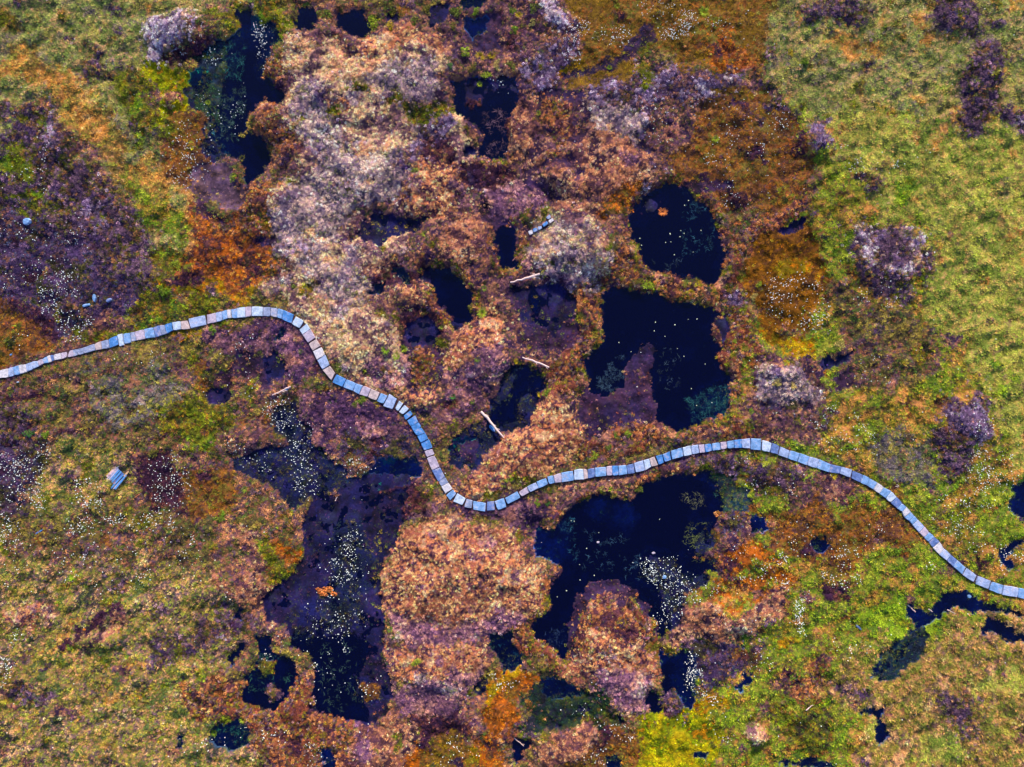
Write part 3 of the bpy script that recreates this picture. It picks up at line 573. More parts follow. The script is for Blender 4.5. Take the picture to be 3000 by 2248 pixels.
# a rim of shaggy red-brown heather round the open water of the middle
near = blur(deep.astype(float), 9)
rim_n = fbm(X, Y, .9, 33, 3)
cx, cy = P('W', 1250, 900)
zone = ((X - cx) ** 2 / 24 ** 2 + (Y - cy) ** 2 / 22 ** 2) < 1
rim = (~wet) & (near > .10 + .05 * rim_n) & zone & (rim_n > -.35)
rsel = fbm(X, Y, 1.1, 35, 2)
CM[rim] = np.where(rsel < -.22, CL['RM']['id'], np.where(rsel < .12, CL['RB']['id'], np.where(rsel < .3, CL['OG']['id'], CL['TO2']['id'])))[rim]

Z = HT[CM]
Zl = np.where(isW, np.minimum(Z, .0), Z)
Z = blur(blur(Zl, 3), 2)
# hummocks: (tile, x, y, rx, ry, height)
HUM = [('H',780,430,560,400,.85),('H',620,960,360,260,.55),('H',1760,830,300,330,.85),('H',1800,1120,240,150,.45),('E',930,650,260,260,.75),
       ('E',1250,1260,380,330,.6),('E',1430,900,140,300,.4),('B',1560,1540,330,260,.75),('E',1500,60,330,200,.5),('B',1380,1150,140,110,.5),
       ('B',1760,1150,380,300,.5),('E',440,240,190,120,.4),('E',200,500,330,300,.5),('A',2000,600,500,600,.4),('B',300,500,520,520,.5),('B',350,1150,500,300,.45),
       ('B',650,1600,260,180,.5),('H',1480,1560,260,230,.6),('I',300,680,330,150,.6),('A',1150,200,250,150,.7),('A',1780,780,210,170,.5),('A',1740,1260,170,160,.4),
       ('C',860,920,160,130,.5),('C',1950,450,190,220,.5),('F',1330,60,300,170,.4),('F',640,760,260,250,.5),('G',1560,450,300,190,.4),('G',650,830,250,60,.5),
       ('D',1640,1190,200,110,.4),('H',1060,300,300,250,.3),('F',1780,1050,220,260,.4),('D',700,800,400,250,.3),('A',420,880,110,180,.6),('D',250,1000,200,80,.3),
       ('D',1000,160,400,150,.25),('E',540,930,200,90,.3),('I',480,1450,90,60,.5),('H',110,1600,400,180,.4),('A',1100,650,90,60,.4)]
land = np.clip(blur((~wet).astype(float), 6) * 1.6 - .5, 0, 1)
for t, x, y, rx, ry, h in HUM:
    wx, wy = P(t, x, y); rx = rx / 2.211 / S; ry = ry / 2.211 / S
    q = ((X - wx) / rx) ** 2 + ((Y - wy) / ry) ** 2
    Z = Z + h * np.clip(1 - q, 0, 1) ** 1.3 * land
rough = np.clip(blur((~isW).astype(float), 3) * 1.3 - .3, 0, 1)
Z = Z + land * (fbm(X, Y, 3.4, 11, 3) * .36 + fbm(X, Y, 1.0, 12, 3) * .29)
# streaky tussock ridges in the grass at the sides
grassy = np.isin(CM, [CL[k]['id'] for k in ('GG', 'GR', 'GM', 'GTN', 'GY', 'BG', 'MX')])
gb = blur(grassy.astype(float), 5)
ca, sa = cos(.55), sin(.55)
Z = Z + gb * .30 * vnoise(X * ca + Y * sa, (-X * sa + Y * ca) * 2.2, 1.3, 44)
Z = Z + rough * fbm(X, Y, .36, 13, 2) * .11
Z = np.where(isW, np.minimum(Z, np.where(np.isin(CM, [CL['PB']['id'], CL['PD']['id']]), .03, np.where(np.isin(CM, [CL['VD']['id'], CL['TG']['id']]), .045, -.02))), np.maximum(Z, .03))
pbm = (CM == CL['TG']['id']) | (CM == CL['PD']['id']) | (CM == CL['PB']['id']) | (CM == CL['VD']['id'])
Z = np.where(pbm, Z * .2 + .012 + fbm(X, Y, .7, 71, 3) * .06, Z)

# ------------------------------------------------------------------ the paths (surveyed joint by joint)
V1 = (0, 900, 5.5275); V2 = (300, 840, 5.5275); V3 = (660, 860, 5.5275); V4 = (960, 1060, 5.5275)
V5 = (1200, 1260, 3.1725); V6 = (1560, 1240, 3.1725); V7 = (1900, 1200, 3.1725); V8 = (2240, 1240, 3.1725); V9 = (2600, 1460, 3.1725)
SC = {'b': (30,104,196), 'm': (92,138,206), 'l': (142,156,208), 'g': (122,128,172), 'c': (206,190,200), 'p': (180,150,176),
      'w': (176,190,226), 'd': (62,86,160), 'a': (190,152,148)}  # blue keys hold the sky's reflection on wet stone as base colour
slabs = []     # (quad world pts, colour key)
def run(v, start, items):
    a = start
    for it in items:
        if len(it) == 3:      # colour, end-top, end-bottom
            k, e0, e1 = it; s0, s1 = a
        else:
            k, s0, s1, e0, e1 = it
        slabs.append(([P(v, *s0), P(v, *e0), P(v, *e1), P(v, *s1)], k))
        a = (e0, e1)
run(V1, ((-900,1240),(-870,1380)), [('c',(-760,1205),(-735,1345)),('m',(-640,1180),(-610,1315)),('l',(-500,1140),(-470,1275)),('p',(-380,1120),(-350,1250)),('g',(-240,1085),(-215,1215)),('l',(-120,1060),(-100,1190)),
 ('c',(-5,1030),(0,1155)),('c',(135,990),(155,1140)),('l',(220,970),(250,1110)),('m',(310,940),(345,1085)),('c',(430,925),(460,1050)),('l',(515,890),(560,1005)),
 ('l',(625,868),(660,960)),('p',(700,840),(735,915)),('m',(785,795),(815,905)),('c',(835,780),(865,885)),('d',(890,770),(905,870)),('c',(1000,745),(1020,845)),('p',(1100,725),(1108,818)),
 ('p',(1150,705),(1112,815),(1200,690),(1210,805)),('g',(1275,680),(1290,780)),('g',(1370,660),(1390,755)),('g',(1555,600),(1585,705)),('a',(1660,555),(1680,688)),('g',(1775,525),(1805,668)),('b',(1910,460),(1945,615)),
 ('w',(1915,450),(1960,642),(1995,430),(2035,625)),('m',(2010,435),(2035,605),(2115,415),(2150,580))])
run(V2, ((470,745),(495,905)), [('g',(540,735),(570,880)),('p',(690,690),(715,850)),('m',(840,660),(875,825)),('d',(950,625),(980,795)),('g',(1020,620),(1055,765)),('b',(1135,580),(1155,715)),
 ('w',(1140,575),(1160,712),(1275,560),(1290,697)),('a',(1390,545),(1430,690)),('l',(1395,520),(1440,682),(1675,460),(1700,622)),('p',(1705,460),(1715,612),(1845,425),(1865,580)),
 ('l',(1940,405),(1970,550)),('m',(2025,375),(2045,515)),('c',(2095,372),(2110,515)),('m',(2185,355),(2211,510))])
run(V3, ((195,240),(205,400)), [('w',(325,220),(340,390)),('p',(430,210),(430,370)),('w',(615,220),(615,370)),('g',(740,225),(735,375)),('g',(855,240),(840,390)),('m',(950,270),(915,420)),
 ('b',(1115,345),(1080,490)),('w',(1150,370),(1080,495),(1285,450),(1210,570)),('w',(1325,490),(1205,590),(1390,575),(1260,675)),('p',(1475,720),(1350,805)),
 ('a',(1485,738),(1365,820),(1560,850),(1430,930)),('c',(1575,865),(1435,940),(1635,995),(1500,1080)),('l',(1705,1165),(1585,1240)),('a',(1795,1295),(1730,1410))])
run(V4, ((150,200),(85,335)), [('b',(310,280),(250,415)),('m',(470,350),(415,475)),('m',(580,385),(510,530)),('p',(705,435),(650,575)),('a',(855,500),(790,635)),('m',(860,505),(795,640),(975,550),(910,685)),
 ('l',(1000,520),(900,720),(1130,600),(1050,775)),('w',(1160,630),(1090,760),(1225,675),(1145,805)),('w',(1250,695),(1155,812),(1325,760),(1220,860)),('b',(1340,790),(1225,875),(1385,850),(1265,945)),
 ('b',(1420,865),(1285,950),(1475,975),(1345,1045)),('b',(1525,1060),(1390,1120)),('b',(1580,1150),(1450,1200)),('b',(1640,1250),(1505,1315)),('b',(1700,1395),(1560,1440))])
run(V5, ((213,175),(135,197)), [('p',(232,225),(160,255)),('p',(230,235),(160,262),(283,345),(207,378)),('d',(330,435),(268,482)),('g',(365,487),(295,522)),('c',(405,545),(335,588)),
 ('m',(405,547),(340,605),(438,590),(378,650)),('w',(445,583),(405,660),(527,632),(495,698)),('g',(530,635),(508,712),(590,650),(580,725)),('m',(592,655),(588,737),(712,675),(705,755)),
 ('d',(720,660),(718,745),(790,655),(795,740)),('m',(788,658),(820,742),(880,625),(900,710)),('m',(885,628),(912,683),(1000,562),(1032,622)),('p',(1010,572),(1040,612),(1085,520),(1115,572)),('l',(1172,477),(1200,530))])
run(V6, ((30,535),(55,597)), [('m',(125,500),(145,557)),('m',(133,490),(150,560),(190,478),(208,548)),('p',(260,455),(270,545)),('m',(375,437),(382,527)),('w',(380,430),(385,525),(470,420),(477,520)),
 ('a',(508,428),(512,513)),('d',(575,412),(580,500)),('m',(683,402),(687,490)),('p',(737,395),(740,485)),('b',(793,392),(800,485)),('m',(870,390),(880,473)),('d',(938,375),(950,465)),
 ('l',(940,368),(958,458),(1028,345),(1048,440)),('w',(1085,330),(1105,408)),('a',(1135,308),(1167,390)),('b',(1143,305),(1172,387),(1205,290),(1223,370))])
run(V7, ((128,417),(150,490)), [('b',(198,388),(212,470)),('m',(203,383),(217,467),(310,352),(325,435)),('w',(388,335),(400,418)),('l',(457,325),(470,405)),('p',(512,322),(522,398)),('b',(578,315),(588,382)),
 ('m',(655,302),(665,372)),('p',(717,297),(722,360)),('m',(783,282),(787,358)),('b',(857,275),(860,355)),('l',(935,265),(937,362)),('m',(940,265),(940,370),(1040,270),(1035,380)),
 ('w',(1048,280),(1040,380),(1140,308),(1118,398)),('d',(1206,335),(1190,415))])
run(V8, ((133,215),(115,295)), [('l',(222,250),(200,325)),('m',(315,275),(288,357)),('m',(403,307),(375,388)),('l',(497,332),(470,417)),('m',(605,380),(588,455)),('d',(712,402),(690,468)),('l',(808,430),(793,507)),
 ('d',(815,437),(800,510),(915,480),(887,553)),('m',(975,510),(945,577)),('m',(1048,552),(1010,617)),('c',(1110,595),(1067,657)),('m',(1178,632),(1125,700)),('w',(1228,685),(1170,740))])
run(V9, ((88,-10),(28,43)), [('d',(135,45),(88,95)),('m',(175,80),(130,125)),('c',(213,125),(150,175)),('m',(245,160),(195,210)),('m',(278,195),(225,245)),('l',(340,262),(285,318)),('p',(380,310),(330,360)),
 ('m',(430,355),(370,405)),('d',(475,400),(412,458)),('c',(520,465),(470,520)),('l',(580,520),(540,578)),('d',(640,570),(600,632)),('m',(720,640),(688,705)),('l',(735,648),(692,712),(828,718),(798,780)),
 ('l',(835,718),(815,800),(962,768),(938,845)),('m',(968,775),(940,852),(1072,805),(1055,895)),('l',(1213,830),(1200,920)),('m',(1300,850),(1285,940)),('g',(1400,880),(1382,968)),('m',(1500,905),(1482,995)),
 ('l',(1620,940),(1600,1030)),('d',(1720,970),(1700,1060)),('m',(1840,1010),(1818,1100))])
VB = (1520, 600, 8.504)
side = [([(225,665),(335,620),(365,725),(265,765)],'c'),([(341,610),(450,570),(475,660),(366,702)],'b'),([(458,560),(560,528),(590,602),(482,650)],'l'),
        ([(566,512),(698,422),(735,490),(610,580)],'b'),([(714,422),(835,345),(880,420),(762,492)],'c'),([(665,330),(768,255),(810,345),(725,392)],'g')]
side_slabs = [([P(VB, *q) for q in pts], k) for pts, k in side]
# level the ground under the stones
def quad_center(q): return (sum(p[0] for p in q) / 4, sum(p[1] for p in q) / 4)
line = [quad_center(q) for q, k in slabs]
line2 = [quad_center(q) for q, k in side_slabs]
LP, LP2 = P('W', 0, 0), P('W', 1, 1)
dl = -sdist(X, Y, line, False)
zs = blur(blur(Z, 12), 12)
zpath = np.maximum(zs, .16)
f = np.clip((1.05 - dl) / .55, 0, 1); f = f * f * (3 - 2 * f)
Z = Z * (1 - f) + (zpath - .07) * f
dl2 = -sdist(X, Y, line2, False)
f2 = np.clip((.9 - dl2) / .5, 0, 1)
Z = Z * (1 - f2) + np.maximum(Z * .5, .05) * f2
edge_n = fbm(X, Y, .35, 901, 2)
onpath = (dl < .40 + .10 * edge_n) | (dl2 < .30)

def zat(x, y, A=Z):
    i = min(max((x - GX0) / ST, 0), NX - 1.001); j = min(max((y - GY0) / ST, 0), NY - 1.001)
    i0, j0 = int(i), int(j); a, b = i - i0, j - j0
    return float(A[j0, i0] * (1 - a) * (1 - b) + A[j0, i0 + 1] * a * (1 - b) + A[j0 + 1, i0] * (1 - a) * b + A[j0 + 1, i0 + 1] * a * b)

# ------------------------------------------------------------------ colour picking
qs = np.linspace(0, 1, 201)
def uniformise(n, ref): return np.interp(n, np.quantile(ref, qs), qs)
def clump(x, y, k=0):
    return fbm(x, y, .85, 201 + k, 3) + .6 * vnoise(x, y, 2.3, 207 + k) + .35 * vnoise(x, y, .15, 209 + k)
ref = clump(X[::7, ::7].ravel(), Y[::7, ::7].ravel())
LUTN = 64
LUT = np.zeros((len(NAMES), LUTN, 3)); GND = np.zeros((len(NAMES), 3))
for k in NAMES:
    c = CL[k]; pal = c['pal']; tot = sum(p[3] for p in pal)
    rs = random.Random(c['id'] + 5); order = pal[:]; rs.shuffle(order)
    acc = 0
    for p in order:
        a = int(acc / tot * LUTN); acc += p[3]; b = int(round(acc / tot * LUTN))
        v_ = lin(p[:3]); l_ = v_.mean(); LUT[c['id'], a:max(b, a + 1)] = np.clip((l_ + (v_ - l_) * 1.10) * (l_ / .14) ** .12, 0.002, .9)
    GND[c['id']] = lin(c['ground'])
CMf = CM.ravel(); Xf = X.ravel(); Yf = Y.ravel(); Zf = Z.ravel()
u = uniformise(clump(Xf, Yf), ref)
plant = LUT[CMf, np.clip((u * LUTN).astype(int), 0, LUTN - 1)]
wetf = np.isin(CMf, [CL[k]['id'] for k in ('PE', 'PT', 'PB', 'PD', 'TG', 'VD', 'VW', 'SW', 'TW', 'DW')])
mixf = np.where(wetf, .22, .55)[:, None] * np.where(CMf == CL['DW']['id'], 0, 1)[:, None]
COL = GND[CMf] * (1 - mixf) + plant * mixf
COL = COL * (1 + .5 * vnoise(Xf, Yf, .22, 301) + .35 * vnoise(Xf, Yf, 1.1, 303))[:, None]
pn = np.isin(CMf, [CL[k]['id'] for k in ('PE', 'PD', 'PB', 'VD', 'PT')])
bl = np.clip(.5 + fbm(Xf, Yf, 1.6, 331, 4) * 1.1, 0, 1)[:, None]
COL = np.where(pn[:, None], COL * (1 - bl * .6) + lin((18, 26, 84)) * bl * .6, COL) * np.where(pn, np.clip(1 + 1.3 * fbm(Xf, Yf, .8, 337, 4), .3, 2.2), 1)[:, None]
nd = blur(blur((~(CM == CL['DW']['id'])).astype(float), 4), 4).ravel()
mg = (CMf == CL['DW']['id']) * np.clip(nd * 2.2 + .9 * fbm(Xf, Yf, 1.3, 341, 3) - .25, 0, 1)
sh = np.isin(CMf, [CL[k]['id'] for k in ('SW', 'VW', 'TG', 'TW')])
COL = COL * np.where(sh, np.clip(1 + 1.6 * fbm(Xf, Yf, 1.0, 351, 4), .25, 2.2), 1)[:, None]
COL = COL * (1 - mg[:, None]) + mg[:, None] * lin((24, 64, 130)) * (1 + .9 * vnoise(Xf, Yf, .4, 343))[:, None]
COL = np.clip(COL * np.where(pn, .58, 1)[:, None] * np.where(wetf[:, None], 1, np.array([.72, .62, .86])), 0, .95)  # land ground darkened to purple: bluish shadow tone put into the colour

# ------------------------------------------------------------------ materials
def mat_new(name, rough=.9):
    m = bpy.data.materials.new(name); m.use_nodes = True
    b = m.node_tree.nodes['Principled BSDF']; b.inputs['Roughness'].default_value = rough
    b.inputs['Specular IOR Level'].default_value = .15
    return m, m.node_tree, b
def mat_attr(name, attr, rough=.9, inst=False, noise=0.0, nscale=8, bump=0.0, gain=1.0, sat=1.0):
    m, t, b = mat_new(name, rough)
    a = t.nodes.new('ShaderNodeAttribute'); a.attribute_name = attr
    a.attribute_type = 'INSTANCER' if inst else 'GEOMETRY'
    col = a.outputs['Color']
    if noise:
        tc = t.nodes.new('ShaderNodeTexCoord')
        n = t.nodes.new('ShaderNodeTexNoise'); n.inputs['Scale'].default_value = nscale; n.inputs['Detail'].default_value = 5
        n.inputs['Roughness'].default_value = .7
        t.links.new(tc.outputs['Object'], n.inputs['Vector'])
        mr = t.nodes.new('ShaderNodeMapRange'); mr.inputs[1].default_value = .3; mr.inputs[2].default_value = .7
        mr.inputs[3].default_value = 1 - noise; mr.inputs[4].default_value = 1 + noise
        t.links.new(n.outputs['Fac'], mr.inputs[0])
        v = t.nodes.new('ShaderNodeVectorMath'); v.operation = 'SCALE'
        t.links.new(col, v.inputs[0]); t.links.new(mr.outputs[0], v.inputs['Scale'])
        col = v.outputs[0]
        if bump:
            bp = t.nodes.new('ShaderNodeBump'); bp.inputs['Strength'].default_value = bump; bp.inputs['Distance'].default_value = .05
            t.links.new(n.outputs['Fac'], bp.inputs['Height']); t.links.new(bp.outputs[0], b.inputs['Normal'])
    if gain != 1.0 or sat != 1.0:
        h = t.nodes.new('ShaderNodeHueSaturation'); h.inputs['Value'].default_value = gain; h.inputs['Saturation'].default_value = sat
        t.links.new(col, h.inputs['Color']); col = h.outputs[0]
    t.links.new(col, b.inputs['Base Color'])
    return m
GAIN = 1.0
M_ground = mat_attr('peat_and_moss', 'cover', .95, noise=.4, nscale=6, bump=.6, gain=.9)
M_tuft = mat_attr('plant_blades', 'tint', .85, inst=True, gain=1.1)

def mat_flat(name, rgb, rough=.85, noise=.3, nscale=9, bump=.3, spec=.15, rand=0.0):
    m, t, b = mat_new(name, rough)
    b.inputs['Specular IOR Level'].default_value = spec
    tc = t.nodes.new('ShaderNodeTexCoord')
    n = t.nodes.new('ShaderNodeTexNoise'); n.inputs['Scale'].default_value = nscale; n.inputs['Detail'].default_value = 6
    n.inputs['Roughness'].default_value = .7
    t.links.new(tc.outputs['Object'], n.inputs['Vector'])
    r = t.nodes.new('ShaderNodeValToRGB')
    c = lin(rgb)
    r.color_ramp.elements[0].position = .32; r.color_ramp.elements[1].position = .68
    r.color_ramp.elements[0].color = (*np.clip(c * (1 - noise), 0, 1), 1); r.color_ramp.elements[1].color = (*np.clip(c * (1 + noise), 0, .95), 1)
    t.links.new(n.outputs['Fac'], r.inputs[0])
    t.links.new(r.outputs[0], b.inputs['Base Color'])
    bp = t.nodes.new('ShaderNodeBump'); bp.inputs['Strength'].default_value = bump; bp.inputs['Distance'].default_value = .04
    t.links.new(n.outputs['Fac'], bp.inputs['Height']); t.links.new(bp.outputs[0], b.inputs['Normal'])
    return m

# water: dark blue body, clear at the top, mirror of the sky
M_water = bpy.data.materials.new('bog_water'); M_water.use_nodes = True
t = M_water.node_tree; t.nodes.clear()
out = t.nodes.new('ShaderNodeOutputMaterial')
tr = t.nodes.new('ShaderNodeBsdfTransparent'); tr.inputs[0].default_value = (.50, .62, .97, 1)
df = t.nodes.new('ShaderNodeBsdfDiffuse'); df.inputs[0].default_value = (.0006, .0010, .040, 1)
m1 = t.nodes.new('ShaderNodeMixShader'); m1.inputs[0].default_value = .30
t.links.new(tr.outputs[0], m1.inputs[1]); t.links.new(df.outputs[0], m1.inputs[2])
gl = t.nodes.new('ShaderNodeBsdfGlossy'); gl.inputs['Roughness'].default_value = .06
fr = t.nodes.new('ShaderNodeFresnel'); fr.inputs[0].default_value = 1.33
nz = t.nodes.new('ShaderNodeTexNoise'); nz.inputs['Scale'].default_value = 2.2; nz.inputs['Detail'].default_value = 3
tcw = t.nodes.new('ShaderNodeTexCoord'); t.links.new(tcw.outputs['Object'], nz.inputs['Vector'])
bpw = t.nodes.new('ShaderNodeBump'); bpw.inputs['Strength'].default_value = .08; bpw.inputs['Distance'].default_value = .02
t.links.new(nz.outputs['Fac'], bpw.inputs['Height'])
t.links.new(bpw.outputs[0], gl.inputs['Normal']); t.links.new(bpw.outputs[0], fr.inputs['Normal'])
m2 = t.nodes.new('ShaderNodeMixShader')
t.links.new(fr.outputs[0], m2.inputs[0]); t.links.new(m1.outputs[0], m2.inputs[1]); t.links.new(gl.outputs[0], m2.inputs[2])
t.links.new(m2.outputs[0], out.inputs[0])

# ------------------------------------------------------------------ ground: one sheet to the horizon
def outer(a0, a1, step):
    l = []; v = a0; s = .35
    while v > -4200:
        v -= s; s *= 1.22; l.append(v)
    l = l[::-1]
    r = []; v = a1; s = .35
    while v < 4200:
        v += s; s *= 1.22; r.append(v)
    return l, r
lx, rx_ = outer(GX0, GX1, ST); ly, ry_ = outer(GY0, GY1, ST)
fx = np.concatenate([lx, gx, rx_]); fy = np.concatenate([ly, gy, ry_])
FX, FY = np.meshgrid(fx, fy)
ci = np.clip(((FX - GX0) / ST).round().astype(int), 0, NX - 1); cj = np.clip(((FY - GY0) / ST).round().astype(int), 0, NY - 1)
inside = (FX >= GX0 - 1e-6) & (FX <= GX1 + 1e-6) & (FY >= GY0 - 1e-6) & (FY <= GY1 + 1e-6)
dist = np.maximum(np.maximum(GX0 - FX, FX - GX1), np.maximum(GY0 - FY, FY - GY1)).clip(0)
ZZ = Z[cj, ci]
wgt = np.clip(dist / 4.0, 0, 1)
ZZ = ZZ * (1 - wgt) + wgt * (.3 + .5 * vnoise(FX, FY, 6, 501) + np.clip(dist / 40, 0, 1) * vnoise(FX, FY, 60, 502) * 3 + np.clip((dist - 300) / 900, 0, 1) * (vnoise(FX, FY, 900, 503) + .35) * 90)
CC = COL.reshape(NY, NX, 3)[cj, ci]
fn = uniformise(fbm(FX, FY, 9, 505, 4), ref)
farc = np.where((fn < .45)[..., None], lin((118,122,62)), np.where((fn < .75)[..., None], lin((150,118,76)), lin((92,70,84))))
CC = CC * (1 - wgt[..., None]) + farc * wgt[..., None]
nx, ny = len(fx), len(fy)
verts = np.stack([FX, FY, ZZ], -1).reshape(-1, 3)
idx = np.arange(nx * ny).reshape(ny, nx)
quads = np.stack([idx[:-1, :-1], idx[:-1, 1:], idx[1:, 1:], idx[1:, :-1]], -1).reshape(-1, 4)
def mesh_np(name, verts, quads, k=4):
    me = bpy.data.meshes.new(name)
    me.vertices.add(len(verts)); me.vertices.foreach_set('co', np.ascontiguousarray(verts, dtype=np.float32).ravel())
    me.loops.add(len(quads) * k); me.loops.foreach_set('vertex_index', np.ascontiguousarray(quads, dtype=np.int32).ravel())
    me.polygons.add(len(quads))
    me.polygons.foreach_set('loop_start', np.arange(0, len(quads) * k, k, dtype=np.int32))
    me.polygons.foreach_set('loop_total', np.full(len(quads), k, dtype=np.int32))
    me.update(calc_edges=True)
    return me
me = mesh_np('ground', verts, quads)
me.polygons.foreach_set('use_smooth', np.ones(len(quads), dtype=bool))
at = me.attributes.new('cover', 'FLOAT_COLOR', 'POINT')
at.data.foreach_set('color', np.concatenate([CC.reshape(-1, 3), np.ones((nx * ny, 1))], 1).astype(np.float32).ravel())
me.materials.append(M_ground)
ground = bpy.data.objects.new('ground', me); C.objects.link(ground); ground['kind'] = 'structure'

# ------------------------------------------------------------------ pools: each sheet of water an object
wm = blur(isW.astype(float), 3) > 1e-6
lab = np.zeros(wm.shape, np.int32); nl = 0
coarse = wm[::2, ::2]
seen = np.zeros(coarse.shape, bool); comps = []
ys, xs = np.nonzero(coarse)
cw = coarse
for y0, x0 in zip(ys, xs):
    if seen[y0, x0]: continue
    st = [(y0, x0)]; seen[y0, x0] = True; cells = []
    while st:
        a, b = st.pop(); cells.append((a, b))
        for da, db in ((1,0),(-1,0),(0,1),(0,-1)):
            p, q = a + da, b + db
            if 0 <= p < cw.shape[0] and 0 <= q < cw.shape[1] and cw[p, q] and not seen[p, q]:
                seen[p, q] = True; st.append((p, q))
    if len(cells) > 12: comps.append(cells)
for cells in comps:
    rows = {}
    for a, b in cells: rows.setdefault(a, []).append(b)
    vs = []; fs = []
    for a, bs in rows.items():
        bs.sort(); s = bs[0]; pr = s
        for b in bs[1:] + [None]:
            if b is None or b != pr + 1:
                x0_, x1_ = GX0 + s * .2 - .1, GX0 + pr * .2 + .1; y0_, y1_ = GY0 + a * .2 - .1, GY0 + a * .2 + .1
                n = len(vs); vs += [(x0_, y0_, 0), (x1_, y0_, 0), (x1_, y1_, 0), (x0_, y1_, 0)]; fs.append((n, n + 1, n + 2, n + 3))
                s = b
            pr = b
    m = bpy.data.meshes.new('pool'); m.from_pydata(vs, [], fs); m.materials.append(M_water)
    o = bpy.data.objects.new('water', m); C.objects.link(o); o['kind'] = 'structure'

# ------------------------------------------------------------------ flagstones
def mat_stone(key, rgb):
    m, t, b = mat_new('stone_' + key, .75)
    b.inputs['Specular IOR Level'].default_value = .35
    oi = t.nodes.new('ShaderNodeObjectInfo'); tc = t.nodes.new('ShaderNodeTexCoord')
    add = t.nodes.new('ShaderNodeVectorMath'); add.operation = 'ADD'
    sc_ = t.nodes.new('ShaderNodeVectorMath'); sc_.operation = 'SCALE'; sc_.inputs[0].default_value = (37, 19, 7)
    t.links.new(oi.outputs['Random'], sc_.inputs['Scale'])
    t.links.new(tc.outputs['Object'], add.inputs[0]); t.links.new(sc_.outputs[0], add.inputs[1])
    n1 = t.nodes.new('ShaderNodeTexNoise'); n1.inputs['Scale'].default_value = 2.6; n1.inputs['Detail'].default_value = 3
    n2 = t.nodes.new('ShaderNodeTexNoise'); n2.inputs['Scale'].default_value = 16; n2.inputs['Detail'].default_value = 6; n2.inputs['Roughness'].default_value = .75
    t.links.new(add.outputs[0], n1.inputs['Vector']); t.links.new(add.outputs[0], n2.inputs['Vector'])
    c = lin(rgb)
    r1 = t.nodes.new('ShaderNodeValToRGB'); e = r1.color_ramp.elements
    e[0].position = .36; e[0].color = (*(c * .72), 1); e[1].position = .66; e[1].color = (*np.clip(c * 1.0 * .7 + lin((204,182,180)) * .3, 0, .9), 1)
    k = e.new(.52); k.color = (*c, 1)
    t.links.new(n1.outputs['Fac'], r1.inputs[0])
    mr = t.nodes.new('ShaderNodeMapRange'); mr.inputs[1].default_value = .3; mr.inputs[2].default_value = .7; mr.inputs[3].default_value = .45; mr.inputs[4].default_value = 1.45
    t.links.new(n2.outputs['Fac'], mr.inputs[0])
    v = t.nodes.new('ShaderNodeVectorMath'); v.operation = 'SCALE'; t.links.new(r1.outputs[0], v.inputs[0]); t.links.new(mr.outputs[0], v.inputs['Scale'])
    t.links.new(v.outputs[0], b.inputs['Base Color'])
    bp = t.nodes.new('ShaderNodeBump'); bp.inputs['Strength'].default_value = .7; bp.inputs['Distance'].default_value = .03
    t.links.new(n2.outputs['Fac'], bp.inputs['Height']); t.links.new(bp.outputs[0], b.inputs['Normal'])
    return m
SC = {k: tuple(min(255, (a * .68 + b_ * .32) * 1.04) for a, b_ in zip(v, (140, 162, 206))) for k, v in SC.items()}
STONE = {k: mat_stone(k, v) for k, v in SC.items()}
def make_slab(q, key, parent, name='flagstone', zbase=None, thick=.15, gap=.013, seed=0):
    rs = random.Random(seed)
    cx, cy = quad_center(q)
    pts = []
    def shrink(p):
        dx, dy = p[0] - cx, p[1] - cy; L = math.hypot(dx, dy)
        return (p[0] - dx / L * gap * 1.3, p[1] - dy / L * gap * 1.3)
    qq = [shrink(p) for p in q]
    for i in range(4):
        a, b = qq[i], qq[(i + 1) % 4]
        L = math.hypot(b[0] - a[0], b[1] - a[1]); nn = 3
        for j in range(nn):
            tt = (j + (rs.uniform(-.15, .15) if j else .0)) / nn
            x = a[0] + (b[0] - a[0]) * tt; y = a[1] + (b[1] - a[1]) * tt
            k = rs.uniform(-.016, .022)
            if j == 0: k = rs.uniform(-.005, .05)      # worn corners
            dx, dy = x - cx, y - cy; l = math.hypot(dx, dy)
            pts.append((x - dx / l * k - cx, y - dy / l * k - cy))
    n = len(pts)
    z0 = (zbase if zbase is not None else max(zat(cx, cy, zpath), .16) + .04) + rs.uniform(-.015, .02)
    tx, ty = rs.uniform(-.03, .03), rs.uniform(-.03, .03)
    vs = []; fs = []
    def tz(x, y): return x * tx + y * ty
    for sc2, z in ((1.01, -thick), (1.0, thick * .2 - .02), (.95, thick * .2 + .012)):
        for x, y in pts: vs.append((x * sc2, y * sc2, z + tz(x, y)))
    for x, y in pts: vs.append((x * .5, y * .5, thick * .2 + .012 + rs.uniform(-.008, .012) + tz(x, y) * .5))
    vs.append((0, 0, thick * .2 + .014))
    for L in range(3):
        for i in range(n):
            j = (i + 1) % n
            fs.append((L * n + i, L * n + j, (L + 1) * n + j, (L + 1) * n + i))
    for i in range(n): fs.append((3 * n + i, 3 * n + (i + 1) % n, 4 * n))
    area = sum(pts[i][0] * pts[(i + 1) % n][1] - pts[(i + 1) % n][0] * pts[i][1] for i in range(n))
    if area < 0: fs = [tuple(reversed(f_)) for f_ in fs]
    m = bpy.data.meshes.new(name); m.from_pydata(vs, [], fs); m.materials.append(STONE[key])
    o = bpy.data.objects.new(name, m); C.objects.link(o); o.location = (cx, cy, z0); o.parent = parent
    return o
